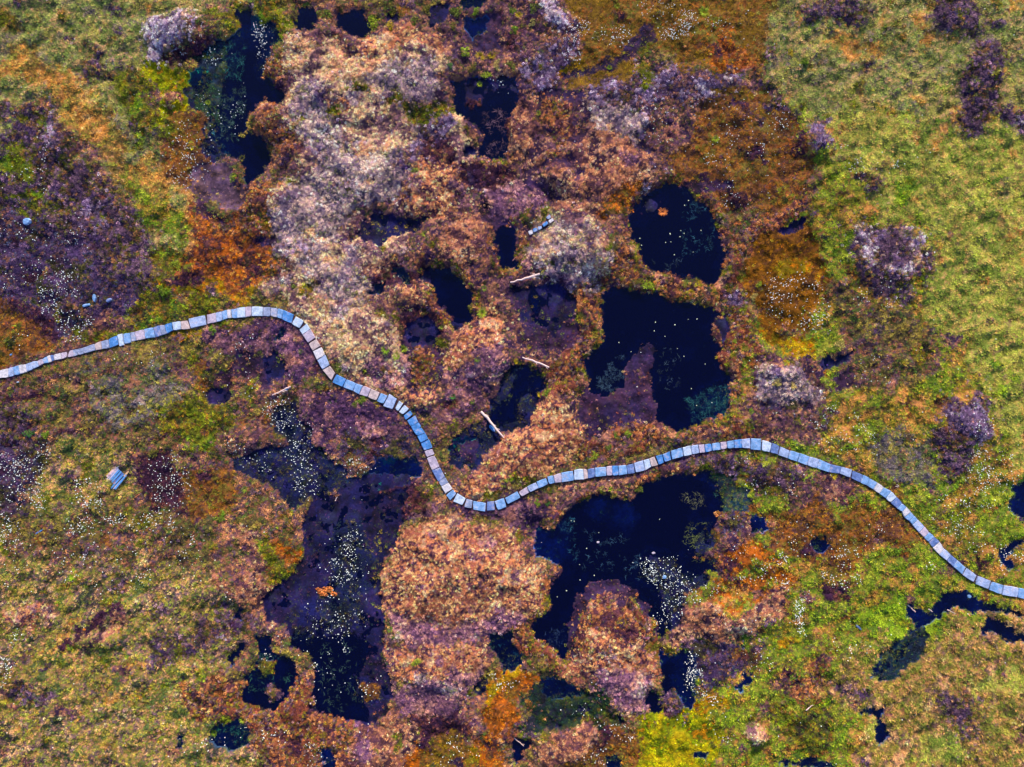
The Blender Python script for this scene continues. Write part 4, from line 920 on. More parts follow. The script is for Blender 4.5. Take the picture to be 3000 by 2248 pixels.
def bed(name, ln, width, z):
    vs = []; fs = []
    for i, p in enumerate(ln):
        a = ln[max(i - 1, 0)]; b = ln[min(i + 1, len(ln) - 1)]
        dx, dy = b[0] - a[0], b[1] - a[1]; L = math.hypot(dx, dy) or 1
        nx_, ny_ = -dy / L * width, dx / L * width
        zz = z(p)
        vs += [(p[0] + nx_, p[1] + ny_, zz - .3), (p[0] + nx_ * .9, p[1] + ny_ * .9, zz), (p[0] - nx_ * .9, p[1] - ny_ * .9, zz), (p[0] - nx_, p[1] - ny_, zz - .3)]
        if i:
            k = 4 * i
            for j in range(3): fs.append((k - 4 + j, k - 3 + j, k + 1 + j, k + j))
    m = bpy.data.meshes.new(name); m.from_pydata(vs, [], fs); m.materials.append(mat_flat('dark_peat_bed', (58, 40, 50), .95, .4, 12))
    o = bpy.data.objects.new(name, m); C.objects.link(o); o['kind'] = 'structure'
    return o
path = bed('path', line, .40, lambda p: max(zat(p[0], p[1], zpath), .16) - .045)
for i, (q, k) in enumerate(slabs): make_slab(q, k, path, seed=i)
path2 = bed('path', line2, .30, lambda p: max(zat(*p), .05) + .0)
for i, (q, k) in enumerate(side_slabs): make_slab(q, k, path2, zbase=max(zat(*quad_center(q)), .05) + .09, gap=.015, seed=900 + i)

# ------------------------------------------------------------------ plant meshes used for scattering
def strip(vs, fs, p, ang, L, h, wd, droop, segs=2, z0=0.0, curl=0.0):
    """one blade: a tapering bent strip"""
    n = len(vs); a = ang
    x, y = p; px_, py_ = -sin(a), cos(a)
    for s in range(segs + 1):
        t_ = s / segs
        aa = a + curl * t_
        xx = x + cos(aa) * L * t_; yy = y + sin(aa) * L * t_
        z = z0 + h * (t_ - droop * t_ * t_)
        ww = wd * (1 - .75 * t_) * .5
        vs.append((xx + px_ * ww, yy + py_ * ww, z)); vs.append((xx - px_ * ww, yy - py_ * ww, z))
        if s: k = n + 2 * s; fs.append((k - 2, k - 1, k + 1, k))
def grass_mesh(rs, n=15, r=.17, h=.24, wd=.018):
    vs, fs = [], []
    for i in range(n):
        a = rs.uniform(0, 2 * pi); b = rs.uniform(0, .05)
        strip(vs, fs, (cos(a) * b, sin(a) * b), a + rs.uniform(-.5, .5), r * rs.uniform(.5, 1.15), h * rs.uniform(.6, 1.15), wd * rs.uniform(.7, 1.3), rs.uniform(.3, .75), 2, 0, rs.uniform(-.5, .5))
    return vs, fs
def litter_mesh(rs, n=15, r=.16, h=.11, wd=.018):
    vs, fs = [], []
    for i in range(n):
        a = rs.uniform(0, 2 * pi); b = rs.uniform(0, .10); c = rs.uniform(0, 2 * pi)
        strip(vs, fs, (cos(c) * b, sin(c) * b), a, r * rs.uniform(.5, 1.1), h * rs.uniform(.3, 1.4), wd * rs.uniform(.7, 1.3), rs.uniform(.7, 1.2), 3, rs.uniform(0, .05), rs.uniform(-1.8, 1.8))
    return vs, fs
def leaf_blob(rs, n=30, r=.13, h=.14, s=.030):
    vs, fs = [], []
    for i in range(n):
        a = rs.uniform(0, 2 * pi); q = math.sqrt(rs.random()); rr = r * q
        z = h * math.sqrt(max(0, 1 - q * q * .9)) * rs.uniform(.55, 1.05)
        cx, cy = cos(a) * rr, sin(a) * rr
        u1 = np.array([rs.gauss(0, 1), rs.gauss(0, 1), rs.gauss(0, .5)]); u1 /= np.linalg.norm(u1)
        u2 = np.array([rs.gauss(0, 1), rs.gauss(0, 1), rs.gauss(0, .5)]); u2 -= u1 * u1.dot(u2); u2 /= np.linalg.norm(u2)
        ss = s * rs.uniform(.6, 1.3); k = len(vs)
        c = np.array([cx, cy, z])
        for p in (c - u1 * ss, c + u2 * ss * .5, c + u1 * ss, c - u2 * ss * .5): vs.append(tuple(p))
        fs.append((k, k + 1, k + 2, k + 3))
    return vs, fs
def mesh_py(name, vs, fs, mt):
    m = bpy.data.meshes.new(name); m.from_pydata(vs, [], fs); m.materials.append(mt); return m
rs = random.Random(3)
PROTO = {}
src = bpy.data.collections.new('plant_sources')
for kind, fn_ in (('g', grass_mesh), ('l', litter_mesh), ('h', leaf_blob), ('m', lambda r_: leaf_blob(r_, 22, .13, .06, .032))):
    cl_ = bpy.data.collections.new('source_' + kind)
    for i in range(5):
        o = bpy.data.objects.new('source', mesh_py('tuft', *fn_(rs), M_tuft)); cl_.objects.link(o)
    PROTO[kind] = cl_

def scatter_tree(coll):
    g = bpy.data.node_groups.new('scatter', 'GeometryNodeTree')
    g.interface.new_socket('Geometry', in_out='INPUT', socket_type='NodeSocketGeometry')
    g.interface.new_socket('Geometry', in_out='OUTPUT', socket_type='NodeSocketGeometry')
    gi = g.nodes.new('NodeGroupInput'); go = g.nodes.new('NodeGroupOutput')
    ci_ = g.nodes.new('GeometryNodeCollectionInfo'); ci_.inputs['Collection'].default_value = coll
    ci_.inputs['Separate Children'].default_value = True; ci_.inputs['Reset Children'].default_value = True
    ip = g.nodes.new('GeometryNodeInstanceOnPoints'); ip.inputs['Pick Instance'].default_value = True
    def na(nm, dt):
        a = g.nodes.new('GeometryNodeInputNamedAttribute'); a.data_type = dt; a.inputs['Name'].default_value = nm; return a.outputs['Attribute']
    g.links.new(gi.outputs[0], ip.inputs['Points']); g.links.new(ci_.outputs[0], ip.inputs['Instance'])
    g.links.new(na('pick', 'INT'), ip.inputs['Instance Index'])
    er = g.nodes.new('FunctionNodeEulerToRotation'); g.links.new(na('turn', 'FLOAT_VECTOR'), er.inputs[0])
    g.links.new(er.outputs[0], ip.inputs['Rotation'])
    g.links.new(na('size', 'FLOAT_VECTOR'), ip.inputs['Scale'])
    g.links.new(ip.outputs[0], go.inputs[0])
    return g
def scatter(name, coll, pts, col, size, nvar, seed, tilt=.25, hz=None, label=None, cat=None):
    n = len(pts); r = np.random.RandomState(seed)
    m = bpy.data.meshes.new(name); m.vertices.add(n); m.vertices.foreach_set('co', pts.astype(np.float32).ravel())
    a = m.attributes.new('tint', 'FLOAT_COLOR', 'POINT'); a.data.foreach_set('color', np.concatenate([col, np.ones((n, 1))], 1).astype(np.float32).ravel())
    a = m.attributes.new('pick', 'INT', 'POINT'); a.data.foreach_set('value', r.randint(0, nvar, n).astype(np.int32))
    tv = np.stack([r.normal(0, tilt, n), r.normal(0, tilt, n), r.uniform(0, 2 * pi, n)], 1)
    a = m.attributes.new('turn', 'FLOAT_VECTOR', 'POINT'); a.data.foreach_set('vector', tv.astype(np.float32).ravel())
    hz = r.uniform(.75, 1.3, n) if hz is None else hz
    sv = np.stack([size, size, size * hz], 1)
    a = m.attributes.new('size', 'FLOAT_VECTOR', 'POINT'); a.data.foreach_set('vector', sv.astype(np.float32).ravel())
    o = bpy.data.objects.new(name, m); C.objects.link(o); o['kind'] = 'stuff'
    if label: o['label'] = label
    if cat: o['category'] = cat
    md = o.modifiers.new('scatter', 'NODES'); md.node_group = scatter_tree(coll)
    return o

# ------------------------------------------------------------------ scatter the plant cover
rg = np.random.RandomState(11)
sp = .124
ax = np.arange(-46.5, 46.5, sp); ay = np.arange(-36, 36, sp)
AX, AY = np.meshgrid(ax, ay)
AX = (AX + rg.uniform(-.5, .5, AX.shape) * sp * 1.2).ravel(); AY = (AY + rg.uniform(-.5, .5, AY.shape) * sp * 1.2).ravel()
jit = np.where(rg.random_sample(AX.shape) < .25, .8, .14)
jx = np.clip(((AX + rg.normal(0, 1, AX.shape) * jit - GX0) / ST).round().astype(int), 0, NX - 1)
jy = np.clip(((AY + rg.normal(0, 1, AX.shape) * jit - GY0) / ST).round().astype(int), 0, NY - 1)
kx = np.clip(((AX - GX0) / ST).round().astype(int), 0, NX - 1); ky = np.clip(((AY - GY0) / ST).round().astype(int), 0, NY - 1)
cid_here = CM[ky, kx]; cid = CM[jy, jx]
cid = np.where(np.isin(cid, WATER) != np.isin(cid_here, WATER), cid_here, cid)
DENS = np.array([CL[k]['dens'] for k in NAMES]); SIZE = np.array([CL[k]['size'] for k in NAMES])
ndg = nd.reshape(NY, NX)[ky, kx]
dens = np.minimum(DENS[cid], np.where(np.isin(cid_here, WATER), DENS[cid_here] * 3 + .1, 1))
dens = np.where(cid_here == CL['DW']['id'], np.clip(ndg * .9 - .12, .004, .5) * (fbm(AX, AY, .8, 345, 2) > 0), dens)
bare = fbm(AX, AY, 1.0, 401, 2)
keep = (rg.random_sample(AX.shape) < dens * np.clip(1.15 + bare * .9, .2, 1)) & ~onpath[ky, kx]
AX, AY, cid, kx, ky = AX[keep], AY[keep], cid[keep], kx[keep], ky[keep]
AZ = Z[ky, kx]
AZ = np.where(AZ < -.02, np.maximum(AZ, -.13), AZ)
def streak(x, y): return clump((x * cos(.62) + y * sin(.62)) * .42, (-x * sin(.62) + y * cos(.62)) * 1.25, 40)
gsel = np.isin(cid, [CL[k]['id'] for k in ('GG', 'GR', 'GM', 'GTN', 'GY', 'BG', 'MX', 'GT', 'MXL', 'OB', 'GO')])
cl_v = clump(AX, AY); st_v = .75 * streak(AX, AY) + .45 * cl_v
uu = np.where(gsel, uniformise(st_v, st_v), uniformise(cl_v, ref))
uu = np.where(rg.random_sample(len(uu)) < .26, rg.random_sample(len(uu)), uu)
tcol = LUT[cid, np.clip((uu * LUTN).astype(int), 0, LUTN - 1)]
tcol = tcol * (np.exp(rg.normal(0, 1, len(uu)) * np.where(gsel, .24, .38)) * (1 + np.where(gsel, .45, .8) * vnoise(AX, AY, 1.2, 405) + np.where(gsel, .3, .55) * vnoise(AX, AY, .5, 407)))[:, None]
tcol = np.clip(tcol, 0, .9)
kk = np.array([{c: i for i, c in enumerate('ghml')}[ch] for ch in 'ghml'])
kindsel = np.zeros(len(AX), int)
rk = rg.random_sample(len(AX))
for k in NAMES:
    s_ = CL[k]['kinds']; m_ = cid == CL[k]['id']
    a_ = np.array(['ghml'.index(ch) for ch in s_])
    kindsel[m_] = a_[np.clip((rk[m_] * len(s_)).astype(int), 0, len(s_) - 1)]
size = SIZE[cid] * rg.uniform(.6, 1.35, len(AX)) * .88
pts = np.stack([AX, AY, AZ - .02], 1)
for i, (ch, nm, lb, ct) in enumerate((('g', 'moor_grass', 'green and straw-coloured moor grass growing all over the bog', 'grass'), ('h', 'heather', 'low purple-brown heather covering the hummocks and banks', 'heather'),
                          ('m', 'bog_moss', 'short red, golden and green moss on the wet lawns', 'moss'), ('l', 'dead_grass', 'pale tan mats of dead grass lying on the hummocks', 'dead grass'))):
    s_ = kindsel == i
    scatter(nm, PROTO[ch], pts[s_], tcol[s_], size[s_], 5, 20 + i, tilt=.22, label=lb, cat=ct)

# ------------------------------------------------------------------ cottongrass
def head_mesh(rs):
    vs, fs = [], []
    n = 6; lv = [(-.9, .35), (-.35, .95), (.35, .85), (.9, .4)]
    for z, r in lv:
        for i in range(n):
            a = 2 * pi * i / n + z
            vs.append((cos(a) * r * .05 * rs.uniform(.75, 1.25), sin(a) * r * .05 * rs.uniform(.75, 1.25), .20 + z * .045))
    for L in range(3):
        for i in range(n):
            j = (i + 1) % n; fs.append((L * n + i, L * n + j, (L + 1) * n + j, (L + 1) * n + i))
    fs.append(tuple(range(n))[::-1]); fs.append(tuple(3 * n + i for i in range(n)))
    k = len(vs); vs += [(-.004, 0, -.02), (.004, 0, -.02), (0, .006, -.02), (0, 0, .17)]; fs += [(k, k + 1, k + 3), (k + 1, k + 2, k + 3), (k + 2, k, k + 3)]
    return vs, fs
M_cot = mat_flat('cotton_tuft', (232, 238, 250), .9, .05, 20, 0)
hc = bpy.data.collections.new('source_cotton')
for i in range(4): hc.objects.link(bpy.data.objects.new('source', mesh_py('cotton_head', *head_mesh(rs), M_cot)))
COT = [('A',[(1680,150),(1750,150),(1780,260),(1740,380),(1700,470),(1670,430),(1640,360),(1650,230)],190),
 ('A',[(1370,560),(1560,500),(1600,800),(1480,900),(1380,800)],60),('A',[(1330,330),(1450,300),(1450,430),(1340,420)],40),('A',[(970,200),(1300,130),(1400,230),(1280,400),(1060,420)],80),
 ('A',[(1080,720),(1160,760),(1330,860),(1400,960),(1400,1060),(1280,1180),(1240,1200),(1100,1190),(1070,950)],230),('A',[(1250,560),(1380,600),(1330,780)],25),
 ('A',[(0,1080),(300,960),(420,1100),(150,1250),(0,1300)],70),('A',[(0,1420),(200,1440),(620,1380),(560,1600),(200,1658),(0,1658)],170),
 ('D',[(120,20),(480,20),(520,220),(400,330),(330,380),(220,270)],330),('D',[(330,340),(560,400),(620,460),(500,560),(400,530),(340,440)],190),('D',[(0,500),(200,560),(0,620)],18),('D',[(200,260),(60,240),(10,100),(120,60)],30),
 ('D',[(700,640),(1050,620),(1100,690),(760,700)],40),('D',[(-60,1240),(180,1250),(330,1210),(330,1330),(240,1420),(300,1600),(150,1640),(-60,1600)],560),('D',[(500,1440),(680,1440),(700,1640),(500,1640)],190),
 ('D',[(980,1290),(1080,1280),(1200,1420),(1240,1640),(1020,1640),(930,1480)],280),('D',[(1700,980),(1900,920),(1960,1040),(1850,1110),(1740,1080)],190),('D',[(1820,1110),(1980,1080),(2060,1260),(2060,1560),(1950,1540),(1830,1300)],260),
 ('D',[(1450,1180),(1800,1220),(1800,1450),(1600,1400)],90),('D',[(1380,500),(1700,480),(1700,640),(1450,620)],36),('D',[(1250,860),(1680,720),(1700,900),(1300,960)],22),
 ('E',[(0,1310),(110,1310),(180,1370),(120,1430),(0,1430)],80),
 ('G',[(0,0),(80,20),(150,140),(60,220),(0,200)],130),('G',[(440,30),(640,90),(720,180),(560,180),(440,120)],110),('G',[(520,0),(1150,0),(1160,100),(1000,120),(700,60)],240),('G',[(250,210),(900,130),(1500,180),(1500,500),(900,600),(500,480),(260,320)],260),
 ('G',[(120,760),(280,740),(270,840),(60,860)],55),('G',[(0,920),(90,930),(100,1060),(0,1150)],150),('G',[(0,100),(200,180),(150,500),(0,480)],60),('G',[(1700,1420),(1880,1430),(1860,1500),(1700,1520)],40),('G',[(1960,1490),(2120,1530),(2120,1650),(1960,1640)],60),
 ('G',[(1700,900),(1780,960),(1720,1040),(1640,1050)],22),('G',[(1800,740),(2000,850),(2040,980),(1900,900)],16),('G',[(1550,1350),(1640,1500),(1400,1560),(1000,1600),(1100,1350)],50),
 ('H',[(-100,300),(150,80),(200,400),(160,560),(170,700),(40,800),(-140,820),(-260,760),(-200,560),(-60,470)],480),('H',[(-220,860),(0,840),(40,1000),(-60,1250),(-140,1240)],60),('H',[(100,1100),(230,1110),(220,1250),(120,1260)],46),
 ('H',[(950,1140),(1040,1050),(1230,1040),(1230,1090),(1000,1190)],70),('H',[(560,1500),(800,1430),(900,1560),(880,1640),(600,1640)],70),
 ('H',[(1930,330),(2120,270),(2211,400),(2211,560),(2150,760),(2070,760),(2070,600),(1980,480)],430),('H',[(1700,1340),(1900,1330),(1900,1480),(1740,1500)],60),('H',[(1560,1560),(1760,1500),(1820,1600),(1600,1640)],40),('H',[(1480,1230),(1700,1260),(1600,1330),(1400,1300)],20),
 ('B',[(1480,130),(1560,120),(1600,200),(1800,140),(1880,130),(1900,180),(1720,280),(1500,330),(1600,400),(1440,380),(1440,280)],330),('B',[(1900,20),(2211,0),(2211,250),(2060,240),(1980,130)],170),('B',[(2080,180),(2211,180),(2211,260),(2090,260)],60),
 ('C',[(0,90),(70,80),(90,200),(20,240),(-20,200)],170),('C',[(100,90),(420,80),(420,260),(180,240)],50),('C',[(0,640),(560,640),(700,800),(600,1100),(480,1300),(260,1330),(200,1000)],300),('C',[(1080,1040),(1230,1010),(1200,1110),(1100,1100)],40),('C',[(960,980),(1300,1000),(1700,940),(1700,1100),(1000,1140)],50),
 ('B',[(1880,640),(2150,600),(2150,1000),(2020,980),(1900,760)],70),('B',[(950,490),(1120,490),(1060,560),(960,560)],22),
 ('F',[(560,140),(740,160),(940,260),(980,440),(880,490),(700,460),(560,400),(530,240)],430),('F',[(1100,150),(1400,130),(1420,330),(1100,360)],90),('F',[(900,940),(1060,960),(1150,1080),(960,1080)],60),('F',[(820,1080),(1180,1120),(1230,1270),(1000,1330),(870,1230)],110),
 ('F',[(1830,880),(1930,980),(2000,1180),(2000,1420),(1880,1360),(1840,1180)],160),('F',[(1900,1200),(2140,1300),(2130,1640),(1950,1600),(1800,1400)],300),('F',[(1560,1540),(1900,1500),(1960,1658),(1600,1658)],60),('F',[(400,1470),(760,1440),(760,1580),(420,1560)],60),('F',[(1240,1160),(1300,1150),(1300,1300),(1200,1290)],30),
 ('F',[(380,1270),(440,1270),(440,1350),(390,1350)],16),('F',[(1100,620),(1400,680),(1400,860),(1130,860)],50),
 ('I',[(1560,0),(1850,0),(1960,150),(2100,200),(1980,330),(1700,190)],150),('I',[(2030,200),(2130,190),(2060,350),(2030,350)],36),('I',[(2100,300),(2211,260),(2211,320),(2120,350)],50),('I',[(300,230),(680,310),(680,370),(300,320)],110),('I',[(280,400),(680,420),(680,500),(400,470)],90),('I',[(130,470),(300,510),(160,550)],30),
 ('I',[(850,430),(1100,400),(1160,460),(1000,500),(880,480)],110),('I',[(980,200),(1080,210),(1060,400),(1000,360)],70),('I',[(710,570),(780,580),(790,760),(750,800),(700,740),(740,680)],190),('I',[(-100,400),(150,420),(60,530),(0,640),(-60,600)],110),
 ('I',[(20,930),(110,950),(130,1060),(80,1170),(30,1120)],240),('I',[(120,1160),(250,1180),(240,1240),(130,1240)],70),('I',[(380,850),(640,880),(600,950),(400,1030)],50),('I',[(940,820),(1280,850),(1200,920),(1000,880)],36),('I',[(1560,320),(1640,330),(1600,380),(1540,370)],24),('I',[(100,1280),(480,1240),(420,1480),(100,1460)],40),
 ('I',[(300,20),(700,20),(1300,100),(1200,300),(700,260),(300,200)],110)]
cp = []; rr = random.Random(77)
for t_, poly, n in COT:
    pw = [P(t_, *p) for p in poly]; xs_ = [p[0] for p in pw]; ys_ = [p[1] for p in pw]
    n = int(n * .85)
    cl_c = [(rr.uniform(min(xs_), max(xs_)), rr.uniform(min(ys_), max(ys_))) for _ in range(max(3, n // 14))]
    cx_ = []; tries = 0
    while len(cx_) < n and tries < n * 40:
        tries += 1
        if rr.random() < .72:
            c_ = rr.choice(cl_c); g_ = rr.choice((.2, .4, .9)); p = (rr.gauss(c_[0], g_), rr.gauss(c_[1], g_))
        else: p = (rr.uniform(min(xs_), max(xs_)), rr.uniform(min(ys_), max(ys_)))
        q1, q2 = np.array([p[0]]), np.array([p[1]])
        if sdist(q1 + fbm(q1, q2, 1.3, 821, 3) * 1.5, q2 + fbm(q1, q2, 1.3, 823, 3) * 1.5, pw)[0] > rr.uniform(-.5, .35): cx_.append(p)
    cp += cx_
for _ in range(600): cp.append((rr.uniform(-46, 46), rr.uniform(-35, 35)))
cp = np.array(cp)
kx = np.clip(((cp[:, 0] - GX0) / ST).round().astype(int), 0, NX - 1); ky = np.clip(((cp[:, 1] - GY0) / ST).round().astype(int), 0, NY - 1)
ok = ~onpath[ky, kx] & ~((CM[ky, kx] == CL['DW']['id']) & (np.arange(len(cp)) >= len(cp) - 600)); cp = cp[ok]; kx = kx[ok]; ky = ky[ok]
cz = np.maximum(Z[ky, kx], -.05)
n = len(cp); r_ = np.random.RandomState(4)
scatter('cottongrass', hc, np.concatenate([cp, cz[:, None]], 1), np.ones((n, 3)), r_.uniform(.22, .85, n) ** 1.2, 4, 61, tilt=.2,
        label='white fluffy cottongrass heads dotted over the wet lawns', cat='cottongrass')
print('cotton', n, 'tufts', len(AX))

# ------------------------------------------------------------------ weed lying in the pools
WEED = [('F',[(20,900),(290,830),(290,1050),(60,1080)],420,(40,96,104)),('E',[(1620,680),(1840,640),(1840,860),(1680,900)],260,(60,84,110)),('E',[(2060,560),(2211,540),(2211,900),(2040,860)],60,(70,90,110)),
 ('H',[(1800,150),(2000,260),(1940,440),(1780,420),(1500,360),(1560,120)],160,(50,80,110)),('H',[(1300,760),(1460,760),(1440,900),(1340,880)],50,(50,70,110)),('H',[(1380,60),(1560,30),(1520,330)],70,(40,90,120)),
 ('I',[(0,80),(180,80),(220,330),(40,380)],170,(110,120,70)),('E',[(1980,40),(2211,20),(2211,110)],20,(60,80,100)),('C',[(0,1230),(220,1400),(240,1600),(0,1658)],130,(50,96,120)),('A',[(1350,560),(1600,560),(1560,900),(1400,900)],240,(70,100,96)),
 ('A',[(1330,280),(1600,260),(1560,520),(1350,460)],220,(40,100,104)),('H',[(-200,860),(100,860),(120,1300),(-100,1300)],190,(70,96,90)),('B',[(900,700),(1080,700),(1060,1000),(920,1000)],150,(120,90,110)),('G',[(1620,900),(1880,980),(1860,1200),(1600,1180)],150,(60,110,96)),
 ('F',[(-40,1560),(120,1500),(160,1640),(60,1650)],70,(120,120,90)),('G',[(1380,1360),(1600,1360),(1560,1520),(1400,1500)],90,(50,120,104))]
wp = []; wc = []
for t_, poly, n, c in WEED:
    n = int(n * .6)
    pw = [P(t_, *p) for p in poly]; xs_ = [p[0] for p in pw]; ys_ = [p[1] for p in pw]; got = 0; tr_ = 0
    while got < n and tr_ < n * 30:
        tr_ += 1; p = (rr.uniform(min(xs_), max(xs_)), rr.uniform(min(ys_), max(ys_)))
        if sdist(np.array([p[0]]), np.array([p[1]]), pw)[0] > 0 and vnoise(np.array([p[0]]), np.array([p[1]]), .8, 5)[0] > -.1:
            wp.append((p[0], p[1], -.02)); wc.append(lin(c) * rr.uniform(.15, 1.2)); got += 1
wc = np.clip(np.array(wc), 0, .8)
wcoll = bpy.data.collections.new('source_weed')
for i in range(4): wcoll.objects.link(bpy.data.objects.new('source', mesh_py('weed', *litter_mesh(rs, 5, .24, .04, .022), M_tuft)))
n = len(wp)
scatter('pond_weed', wcoll, np.array(wp), wc, np.random.RandomState(8).uniform(.5, 1.3, n), 4, 71, tilt=.05,
        label='thin strands of teal pond weed lying in the dark pools', cat='pond weed')

# ------------------------------------------------------------------ single plants
M_obj, t, b = mat_new('tussock_leaves', .85)
oi = t.nodes.new('ShaderNodeObjectInfo'); a = t.nodes.new('ShaderNodeAttribute'); a.attribute_name = 'shade'
v = t.nodes.new('ShaderNodeVectorMath'); v.operation = 'MULTIPLY'
t.links.new(oi.outputs['Color'], v.inputs[0]); t.links.new(a.outputs['Color'], v.inputs[1]); t.links.new(v.outputs[0], b.inputs['Base Color'])
def shade_faces(m, rs, per):
    at = m.attributes.new('shade', 'FLOAT_COLOR', 'POINT'); n = len(m.vertices); col = []
    for i in range(0, n, per):
        k = rs.lognormvariate(0, .32); tint = rs.uniform(-.12, .25); c = (k * (1 + tint), k, k * (1 - abs(tint)), 1)
        col += list(c) * min(per, n - i)
    at.data.foreach_set('color', col)
def tussock_mesh(rs, n=150):
    vs, fs = [], []
    for i in range(n):
        a = rs.uniform(0, 2 * pi); b_ = rs.uniform(0, .35)
        strip(vs, fs, (cos(a) * b_, sin(a) * b_), a + rs.uniform(-.6, .6), rs.uniform(.35, .95), rs.uniform(.5, 1.0), .075, rs.uniform(.2, .7), 2, 0, rs.uniform(-.6, .6))
    m = mesh_py('tussock', vs, fs, M_obj); shade_faces(m, rs, 6); return m
def foliage_mesh(rs, n=380):
    vs, fs = [], []
    for q in range(7):
        a_ = rs.uniform(0, 6.28); d_ = rs.uniform(.1, .75) if q else 0; r2 = rs.uniform(.3, .55) if q else .6
        v2, f2 = leaf_blob(rs, n // 7, r2, r2 * 1.2, .10); k0 = len(vs)
        vs += [(x + cos(a_) * d_, y + sin(a_) * d_, z) for x, y, z in v2]; fs += [tuple(i + k0 for i in f_) for f_ in f2]
    m = mesh_py('foliage', vs, fs, M_obj); shade_faces(m, rs, 4); return m
TM = [tussock_mesh(rs) for _ in range(5)]; FM = [foliage_mesh(rs) for _ in range(4)]
SM = [tussock_mesh(rs, 34) for _ in range(4)]
M_stem = mat_flat('woody_stem', (84, 60, 52), .9)
def tube(vs, fs, pts_, rad, n=6):
    k0 = len(vs)
    for i, p in enumerate(pts_):
        a_ = np.array(pts_[max(i - 1, 0)]); b_ = np.array(pts_[min(i + 1, len(pts_) - 1)]); d = (b_ - a_) / (np.linalg.norm(b_ - a_) + 1e-9)
        up = np.array([0, 0, 1.]) if abs(d[2]) < .9 else np.array([1., 0, 0]); s1 = np.cross(d, up); s1 /= np.linalg.norm(s1); s2 = np.cross(s1, d)
        for j in range(n):
            q = np.array(p) + (s1 * cos(2 * pi * j / n) + s2 * sin(2 * pi * j / n)) * rad[i]; vs.append(tuple(q))
        if i:
            for j in range(n):
                j2 = (j + 1) % n; fs.append((k0 + (i - 1) * n + j, k0 + i * n + j, k0 + i * n + j2, k0 + (i - 1) * n + j2))
    fs.append(tuple(k0 + j for j in range(n))); fs.append(tuple(k0 + (len(pts_) - 1) * n + j for j in range(n))[::-1])
def stem_mesh():
    vs, fs = [], []
    for q in range(5):
        a = q * 1.26; tube(vs, fs, [(0, 0, -.2), (cos(a) * .2, sin(a) * .2, .3), (cos(a) * .5, sin(a) * .5, .6)], [.06, .045, .02], 5)
    return mesh_py('stem', vs, fs, M_stem)
STM = stem_mesh()
PC = {'g': (102,132,38), 'y': (170,150,34), 'o': (204,122,70), 'd': (100,98,42), 't': (62,112,56), 'p': (160,148,92), 'r': (140,80,66), 'l': (130,150,44), 'b': (88,104,42), 'c': (200,180,110)}
def colorize(o, key, k=1.0):
    c = np.clip(lin(PC[key]) * k, 0, .9); o.color = (*c, 1)
def plant(kind, t_, x, y, r, key, label, cat=None, group=None, sx=1.0, rot=None, mesh=None):
    wx, wy = P(t_, x, y); z = max(zat(wx, wy), -.03) - .03
    if kind == 'bush':
        o = bpy.data.objects.new('bush', None); C.objects.link(o); o.location = (wx, wy, z); o.empty_display_size = .2
        st_ = bpy.data.objects.new('stem', STM); fo = bpy.data.objects.new('foliage', rr.choice(FM))
        for c_ in (st_, fo): C.objects.link(c_); c_.parent = o
        colorize(fo, key)
    else:
        o = bpy.data.objects.new('grass_tussock' if kind == 'tussock' else kind, mesh or rr.choice(TM)); C.objects.link(o); o.location = (wx, wy, z); colorize(o, key, rr.uniform(.8, 1.2))
    o.scale = (r * sx * rr.uniform(.85, 1.2), r * rr.uniform(.8, 1.15), r * rr.uniform(.7, 1.0)); o.rotation_euler = (0, 0, rr.uniform(0, 6.28) if rot is None else rot)
    o['label'] = label; o['category'] = cat or ('bush' if kind == 'bush' else 'grass tussock')
    if group: o['group'] = group
    return o
B_, T_ = 'bush', 'tussock'
